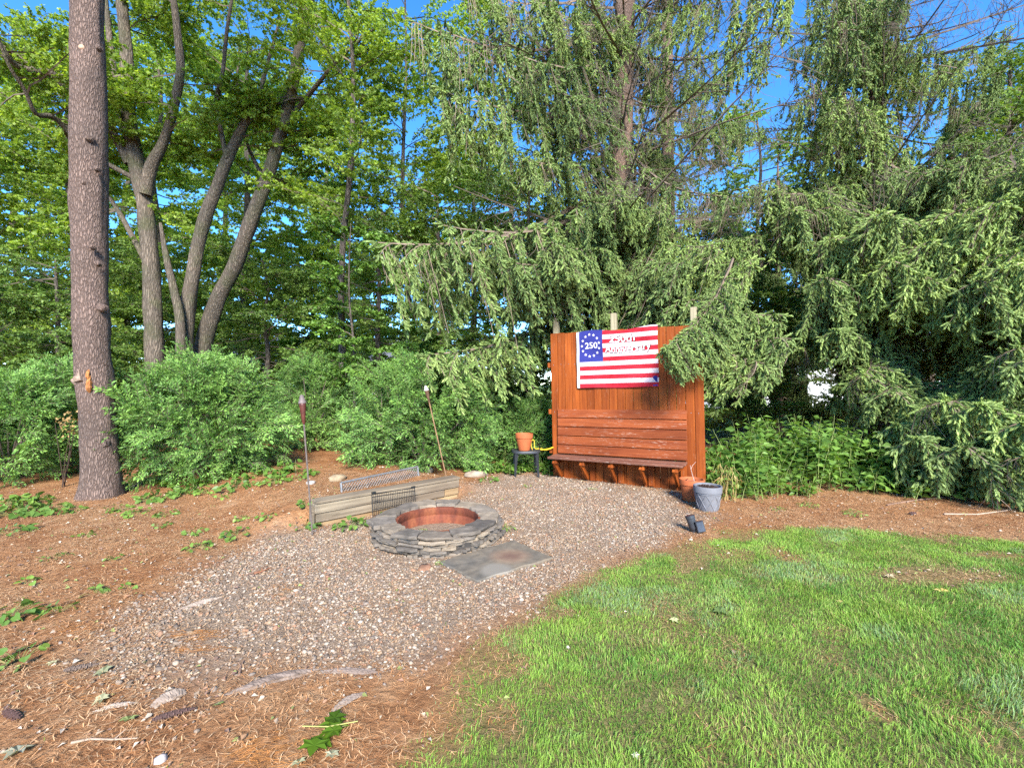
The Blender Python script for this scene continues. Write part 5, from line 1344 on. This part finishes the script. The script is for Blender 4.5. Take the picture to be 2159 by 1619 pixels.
def wilted():
    g = G(1533, 1052); t = thing('wilted_plant', 'wilted yellow-brown plant drooping beside the grey pot', 'plant', tuple(g))
    rg = np.random.default_rng(5); mb = MB(); Ps, Ds = [], []
    for i in range(16):
        a = rg.uniform(0, 2 * PI); h = rg.uniform(.25, .5); o = rg.normal(0, .07, 2)
        pts = [(o[0], o[1], 0), (o[0] + .04 * math.cos(a), o[1] + .04 * math.sin(a), h * .7), (o[0] + .10 * math.cos(a), o[1] + .10 * math.sin(a), h), (o[0] + .17 * math.cos(a), o[1] + .17 * math.sin(a), h * .8)]
        mb.tube(pts, [.004, .003, .003, .002], 4)
        for _ in range(5): Ps.append(np.array(pts[rg.integers(1, 4)])); Ds.append([math.cos(a) * .4, math.sin(a) * .4, -1])
    mb.build('stems', plain('straw_stem', (.42, .30, .12), .85, .1), t)
    Ps, Ds = np.array(Ps), np.array(Ds); k = len(Ps); mx = rg.random(k)
    V, T, C = scatter(NARROW_V, LEAF_T, Ps, frames(Ds, rg.normal(0, 1, (k, 3))), .09 * rg.uniform(.6, 1.2, k), np.outer(1 - mx, (.36, .24, .08)) + np.outer(mx, (.24, .28, .06)))
    link('leaves', make_mesh('leaves', V, T, C, [M_WEED]), t)
wilted()
def dead_flower():
    Y = 7.0; b = np.array([(138 - CX) * Y / F, Y, 0]); b[2] = float(hgt(b[0], Y))
    t = thing('dried_plant', 'dead plant with tan shrivelled leaves left of the pine trunk', 'plant', tuple(b))
    rg = np.random.default_rng(15); mb = MB(); top = P(142, 895, Y) - b
    for i in range(5): 
        e = top + rg.normal(0, .08, 3); mb.tube([(rg.normal(0, .05), rg.normal(0, .03), -.02), e * .5 + rg.normal(0, .03, 3), e], [.007, .005, .003], 5)
    mb.build('stems', plain('dark_stem', (.06, .04, .03), .9, .1), t)
    k = 40; Ps = top + rg.normal(0, 1, (k, 3)) * [.08, .06, .10]; V, T, C = scatter(LEAF_V, LEAF_T, Ps, frames(rg.normal(0, 1, (k, 3)) + [0, 0, -.8], rg.normal(0, 1, (k, 3))), .07 * rg.uniform(.6, 1.2, k), np.tile([.42, .28, .12], (k, 1)) * rg.uniform(.6, 1.1, (k, 1)))
    link('leaves', make_mesh('leaves', V, T, C, [M_WEED]), t)
dead_flower()

# ------------------------------------------------------------------ fallen leaves
def leaf_sprig():
    g = G(690, 1552); t = thing('leaf_sprig', 'torn sprig of large green leaves lying near the lawn edge', 'leaf sprig', (g[0], g[1], g[2] + .012))
    rg = np.random.default_rng(2)
    for i, (x, y, s, a) in enumerate([(.0, .0, .105, .3), (-.06, -.03, .12, 2.0), (.04, .03, .10, -1.0), (-.03, .06, .09, 1.2), (.07, .0, .09, -1.8), (-.02, -.06, .10, 3.0)]):
        c = np.tile(np.array([(.085, .16, .012)]), (1, 1)) * rg.uniform(.7, 1.1)
        V, T, C = scatter(MAPLE_V, MAPLE_T, np.array([[x, y, .006 * i]]), frames(np.array([[math.sin(a), math.cos(a), .05]]), np.array([[.1, .1, 1.]])), np.array([s]), c)
        link('leaf', make_mesh('leaf', V, T, C, [M_WEED]), t)
    mb = MB(); mb.tube([(-.12, .02, .02), (0, .01, .025), (.12, .05, .02)], .003, 5); mb.build('stalk', plain('stalk', (.30, .28, .08), .8), t)
leaf_sprig()
def fallen(px, py, s, c, k, group, label):
    g = G(px, py); tv, tt = ((MAPLE_V, MAPLE_T), (LEAF_V, LEAF_T))[k]; V = tv * np.array([1, 1, 2.5]) * s; V[:, 1] -= s * .5
    o = link('fallen_leaf', make_mesh('fallen_leaf', V, tt, np.tile(np.array(c, float), (len(V), 1)), [M_WEED]), None, (g[0], g[1], g[2] + .016), (rnd.uniform(-.2, .2), rnd.uniform(-.2, .2), rnd.uniform(0, 6.28))); tag(o, label, 'fallen leaf', group)
for (x, y, s, c, lb) in [(215, 1420, .07, (.26, .27, .15), 'grey-green dried leaf beside the pale pine cone'), (212, 1480, .07, (.30, .30, .19), 'pale dried leaf left of the thin root'), (35, 1590, .09, (.36, .35, .24), 'pale dried leaf in the bottom left corner'), (272, 1520, .06, (.22, .26, .09), 'green-grey leaf between thin root and dark cone'), (110, 1402, .05, (.30, .29, .18), 'small pale leaf left of the pale pine cone'), (630, 1612, .05, (.30, .30, .18), 'small pale leaf at the bottom, left of the leaf sprig'), (700, 1595, .05, (.33, .32, .2), 'small pale leaf just below the leaf sprig'), (460, 1490, .04, (.22, .27, .09), 'small green leaf below the long pale root')]:
    fallen(x, y, s, c, 0, 'pale leaves fallen on the needles', lb)
for (x, y, s, c, lb) in [(1983, 1248, .075, (.48, .36, .12), 'tan dry leaf on the lawn below the big bare patch'), (1876, 1218, .07, (.42, .36, .24), 'pale curled leaf on the lawn left of the big bare patch'), (1770, 1272, .04, (.50, .40, .16), 'small yellow leaf in the middle of the lawn'), (1520, 1293, .10, (.14, .20, .06), 'grey-green leaf lying on the lawn'), (1422, 1312, .06, (.42, .44, .22), 'pale green leaf lying on the lawn'), (1198, 1370, .025, (.45, .42, .36), 'white scrap of leaf near the lawn edge'), (1340, 1600, .03, (.45, .42, .36), 'white scrap of leaf at the bottom of the lawn')]:
    fallen(x, y, s, c, 0, None, lb)

# ------------------------------------------------------------------ gravel, needles, litter, grass (uncountable)
def gravel():
    rg = np.random.default_rng(31); xs, ys = [np.array([])], [np.array([])]
    n = 185000; x = rg.uniform(-4.6, 3.2, n); y = rg.uniform(1.9, 8.4, n); _, g = zones(x, y)
    keep = rg.random(n) < g * np.clip(1.25 - .05 * y, .5, 1.1) * (.35 + .75 * sstep(.3, .6, fbm(x * 2.4, y * 2.4, 71)))
    x, y = x[keep], y[keep]; m = 1500; x = np.concatenate([x, rg.uniform(-5, 3.8, m)]); y = np.concatenate([y, rg.uniform(1.6, 6.6, m)])
    lw, _ = zones(x, y); inside = np.hypot(x - FC[0], y - FC[1]) < .62
    k = (lw < .15) & ~inside & (((x - TA[0]) * TN[0] + (y - TA[1]) * TN[1] < -.02) | (rg.random(len(x)) < .3)); x, y = x[k], y[k]; n = len(x)
    s = np.exp(rg.normal(math.log(.0076), .36, n)); s = np.clip(s, .0035, .024)
    V, T = ICO1
    S3 = np.stack([s * rg.uniform(.9, 1.5, n), s * rg.uniform(.7, 1.05, n), s * rg.uniform(.4, .72, n)], 1)
    a = rg.uniform(0, 2 * PI, n); tilt = rg.normal(0, .22, (n, 3)); up = np.array([0, 0, 1.]) + tilt
    R = frames(np.stack([np.cos(a), np.sin(a), 0 * a], 1), up)
    pal = np.array([(.30, .235, .18), (.40, .31, .235), (.24, .195, .16), (.44, .36, .285), (.36, .21, .135), (.27, .225, .19), (.50, .43, .35), (.19, .15, .12), (.37, .27, .18), (.33, .24, .16)])
    c = pal[rg.integers(0, len(pal), n)] * rg.uniform(.56, .84, (n, 1)) * np.array([1, .955, .89])
    z = hgt(x, y) + S3[:, 2] * rg.uniform(.1, .7, n)
    pos = np.stack([x, y, z], 1); big = s > .0115
    Vo = np.array([[1, 0, .1], [.2, 1, -.1], [-1, .1, .1], [-.1, -1, 0], [.1, .1, 1], [0, 0, -1]]); To = np.array([[0, 1, 4], [1, 2, 4], [2, 3, 4], [3, 0, 4], [1, 0, 5], [2, 1, 5], [3, 2, 5], [0, 3, 5]])
    A = scatter(V, T, pos[big], R[big], S3[big], c[big]); B = scatter(Vo, To, pos[~big], R[~big], S3[~big] * 1.15, c[~big])
    Vv = np.concatenate([A[0], B[0]]); Tt = np.concatenate([A[1], B[1] + len(A[0])]); C = np.concatenate([A[2], B[2]]); print('pebbles', n, len(Tt))
    o = link('gravel', make_mesh('gravel', Vv, Tt, C, [col_mat('pebbles', .8, .25, 90, .2)], None, True)); tag(o, 'loose mixed tan and grey pebbles around the fire pit', kind='stuff')
gravel()

def needles():
    rg = np.random.default_rng(32); n = 190000
    x = rg.uniform(-6.8, 7.5, n); y = .9 + 6.3 * rg.random(n) ** 1.25; lw, gv = zones(x, y)
    keep = (rg.random(n) < (1 - lw) * (1 - .55 * gv)) & (np.hypot(x - FC[0], y - FC[1]) > .72); x, y = x[keep], y[keep]
    cl = fbm(x * 3.0, y * 3.0, 41); k = rg.random(len(x)) < .35 + 1.1 * sstep(.35, .65, cl); x, y = x[k], y[k]; n = len(x)
    hot = [(425, 1340, .11, .04, 130), (150, 1330, .10, .05, 70), (560, 1592, .09, .06, 130), (410, 1372, .12, .03, 70), (590, 1245, .08, .05, 40), (200, 1450, .12, .06, 70), (270, 1235, .14, .07, 60)]
    hx, hy, ha = [], [], []
    for (qx, qy, rx, ry, m) in hot:
        g = G(qx, qy); hx.append(g[0] + rg.normal(0, rx, m)); hy.append(g[1] + rg.normal(0, ry, m)); ha.append(rg.normal(.25, .3, m))
    n0 = n; x = np.concatenate([x] + hx); y = np.concatenate([y] + hy); n = len(x)
    ln = rg.uniform(.03, .075, n); a = rg.uniform(0, 2 * PI, n); a[n0:] = np.concatenate(ha); ln[n0:] *= 1.3; wd = rg.uniform(.0008, .0017, n)
    d = np.stack([np.cos(a), np.sin(a), rg.normal(0, .10, n)], 1); p = np.stack([x, y, hgt(x, y) + .004 + .010 * rg.random(n)], 1)
    sd = np.stack([-np.sin(a), np.cos(a), 0 * a], 1) * wd[:, None]; bend = np.stack([-np.sin(a), np.cos(a), 0 * a], 1) * (rg.normal(0, .12, n) * ln)[:, None] + np.array([0, 0, .005])
    h = d * (ln / 2)[:, None]
    V = np.stack([p - h - sd, p - h + sd, p + bend - sd, p + bend + sd, p + h], 1).reshape(-1, 3)
    T = (np.array([[0, 2, 3], [0, 3, 1], [2, 4, 3]])[None] + (np.arange(n) * 5)[:, None, None]).reshape(-1, 3)
    u = np.clip(fbm(x * .8, y * .8, 43) * 1.4 - .2 + rg.normal(0, .25, n), 0, 1)
    c = np.outer(1 - u, (.44, .19, .065)) + np.outer(u, (.52, .35, .195)); c[n0:] = (.48, .20, .055); c *= rg.uniform(.5, 1.25, (n, 1))
    o = link('pine_needles', make_mesh('pine_needles', V, T, np.repeat(c, 5, 0), [col_mat('dry_needles', .7, .2)])); tag(o, 'fallen orange-brown pine needles covering the bare ground', kind='stuff')
needles()

def litter():
    rg = np.random.default_rng(33); n = 9000
    x = rg.uniform(-7.5, 8.5, n); y = .9 + 7.5 * rg.random(n) ** .9; lw, gv = zones(x, y); k = (rg.random(n) < (1 - .97 * lw)) & (np.hypot(x - FC[0], y - FC[1]) > .74); x, y = x[k], y[k]; n = len(x)
    a = rg.uniform(0, 2 * PI, n); R = frames(np.stack([np.cos(a), np.sin(a), rg.normal(0, .2, n)], 1), np.array([0, 0, 1.]) + rg.normal(0, .35, (n, 3)))
    pal = np.array([(.36, .26, .17), (.24, .13, .08), (.44, .36, .27), (.30, .17, .09), (.18, .11, .08), (.50, .42, .32), (.20, .22, .07)])
    c = pal[rg.integers(0, len(pal), n)] * rg.uniform(.7, 1.15, (n, 1))
    V, T, C = scatter(LEAF_V * np.array([1, 1, 2.2]), LEAF_T, np.stack([x, y, hgt(x, y) + .012], 1), R, rg.uniform(.012, .040, n), c)
    o = link('leaf_litter', make_mesh('leaf_litter', V, T, C, [col_mat('litter_leaves')])); tag(o, 'small dry bits of leaf and bark strewn over the bare ground', kind='stuff')
litter()

def grass():
    rg = np.random.default_rng(34)
    n = 580000
    y = .7 + 4.6 * rg.random(n) ** .8; x = rg.uniform(-1.0, 8.2, n)
    k = np.abs(x) < y * 1.35 + .9; x, y = x[k], y[k]
    lw, _ = zones(x, y); den = .55 + .75 * sstep(.3, .6, fbm(x * 3.5, y * 3.5, 51))
    k = rg.random(len(x)) < lw ** 1.3 * den * .9; x, y, lw = x[k], y[k], lw[k]
    m = 3500; x2 = rg.uniform(-5, 8, m); y2 = rg.uniform(1.2, 6.4, m); tuft = (fbm(x2 * 5, y2 * 5, 52, 2) > .70) & (np.hypot(x2 - FC[0], y2 - FC[1]) > .8); x2, y2 = x2[tuft], y2[tuft]
    x = np.concatenate([x, x2]); y = np.concatenate([y, y2]); lw = np.concatenate([lw, np.full(len(x2), .5)]); n = len(x)
    ta = 2 * PI * fbm(x * 2.6, y * 2.6, 53) * 2 + rg.normal(0, .9, n)                  # tufts lie over together
    ln = (.017 + .028 * fbm(x * 2.2, y * 2.2, 54)) * rg.uniform(.5, 1.5, n) * (.6 + .4 * lw) * (.75 + .6 * fbm(x * 8, y * 8, 59, 2)); wd = rg.uniform(.0010, .0023, n)
    lean = np.clip(rg.normal(.55, .32, n), .05, 1.5)
    d = np.stack([np.cos(ta), np.sin(ta)], 1); fa = rg.uniform(0, 2 * PI, n); sd = np.stack([np.cos(fa), np.sin(fa), 0 * fa], 1) * wd[:, None]
    p = np.stack([x, y, hgt(x, y) - .003], 1)
    mid = p + np.stack([d[:, 0] * ln * lean * .28, d[:, 1] * ln * lean * .28, ln * .58], 1)
    tip = p + np.stack([d[:, 0] * ln * lean * .95, d[:, 1] * ln * lean * .95, ln * np.clip(1.02 - .38 * lean, .25, 1)], 1)
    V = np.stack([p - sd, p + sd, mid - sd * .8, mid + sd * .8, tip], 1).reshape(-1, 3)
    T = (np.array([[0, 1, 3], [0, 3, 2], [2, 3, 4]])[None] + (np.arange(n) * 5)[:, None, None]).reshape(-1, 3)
    u = np.clip((fbm(x * 1.6, y * 1.6, 55) - .5) * 1.3 + (fbm(x * 9, y * 9, 57, 2) - .5) * 1.3 + .5 + rg.normal(0, .22, n), 0, 1); grey = sstep(.58, .7, fbm(x * 2.1 + 40, y * 2.1, 58)) * (rg.random(n) < .6); dry = rg.random(n) < .10 + .30 * sstep(.62, .8, fbm(x * 2.5, y * 2.5, 56))
    c = np.outer(1 - u, (.10, .23, .038)) + np.outer(u, (.255, .405, .07)); c = c * (1 - grey[:, None]) + grey[:, None] * np.array([.22, .33, .15]); c[dry] = np.array([.36, .31, .13]) * rg.uniform(.7, 1.1, (dry.sum(), 1)); c *= rg.uniform(.75, 1.2, (n, 1))
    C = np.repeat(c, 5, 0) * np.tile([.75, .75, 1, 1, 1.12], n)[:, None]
    print('grass blades', n)
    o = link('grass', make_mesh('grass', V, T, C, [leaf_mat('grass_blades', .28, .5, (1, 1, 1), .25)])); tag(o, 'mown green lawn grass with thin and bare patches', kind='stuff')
grass()

# ------------------------------------------------------------------ houses glimpsed through the trees
def house(label, x, y, wd, dp, h, rot, wall_c, roof_c):
    t = thing('house', label, 'house', (x, y, 0), (0, 0, rot))
    MW = plain('house_siding', wall_c, .7, .3, 0, .05, 3); MR = plain('roof_shingle', roof_c, .9, .2, 0, .25, 6); MG = plain('window_glass', (.05, .06, .075), .1, .6, 0, .1, 2, 0); MF = plain('white_trim', (.75, .75, .73), .6, .3, 0, .03, 3)
    V = [(-wd / 2, 0, 0), (wd / 2, 0, 0), (wd / 2, dp, 0), (-wd / 2, dp, 0), (-wd / 2, 0, h), (wd / 2, 0, h), (wd / 2, dp, h), (-wd / 2, dp, h), (-wd / 2, dp / 2, h + dp * .3), (wd / 2, dp / 2, h + dp * .3)]
    Fs = [[0, 1, 5, 4], [1, 2, 6, 9, 5], [2, 3, 7, 6], [3, 0, 4, 8, 7]]
    link('wall', make_mesh('wall', np.array(V), Fs, None, [MW]), t)
    e = .4; rz = h + dp * .3
    for sg in (0, 1):
        y0 = -e if sg == 0 else dp + e; z0 = h - e * .6; mb = MB()
        A = np.array([(-wd / 2 - e, y0, z0), (wd / 2 + e, y0, z0), (wd / 2 + e, dp / 2, rz), (-wd / 2 - e, dp / 2, rz)]); B = A + [0, 0, .18]
        mb.add(np.concatenate([A, B]), [[0, 3, 2, 1], [4, 5, 6, 7], [0, 1, 5, 4], [1, 2, 6, 5], [2, 3, 7, 6], [3, 0, 4, 7]]); mb.build('roof', MR, t)
    n = int(wd / 2.6)
    for i in range(n):
        wx = -wd / 2 + wd * (i + .5) / n
        for wz in ([1.5] if h < 4 else [1.5, 4.2]):
            mb = MB(); mb.box((wx, -.03, wz), (1.1, .08, 1.4)); f = mb.build('window', MF, t); mb = MB(); mb.box((wx, -.075, wz), (.94, .02, 1.24)); mb.build('pane', MG, f)
house('white house glimpsed through the trees on the right', 17, 27, 15, 8, 3.0, -.15, (.46, .46, .46), (.16, .16, .17))
house('white house glimpsed behind the shrubs and the leaning maple', -14, 34, 16, 8, 2.9, .1, (.48, .49, .51), (.15, .15, .16))
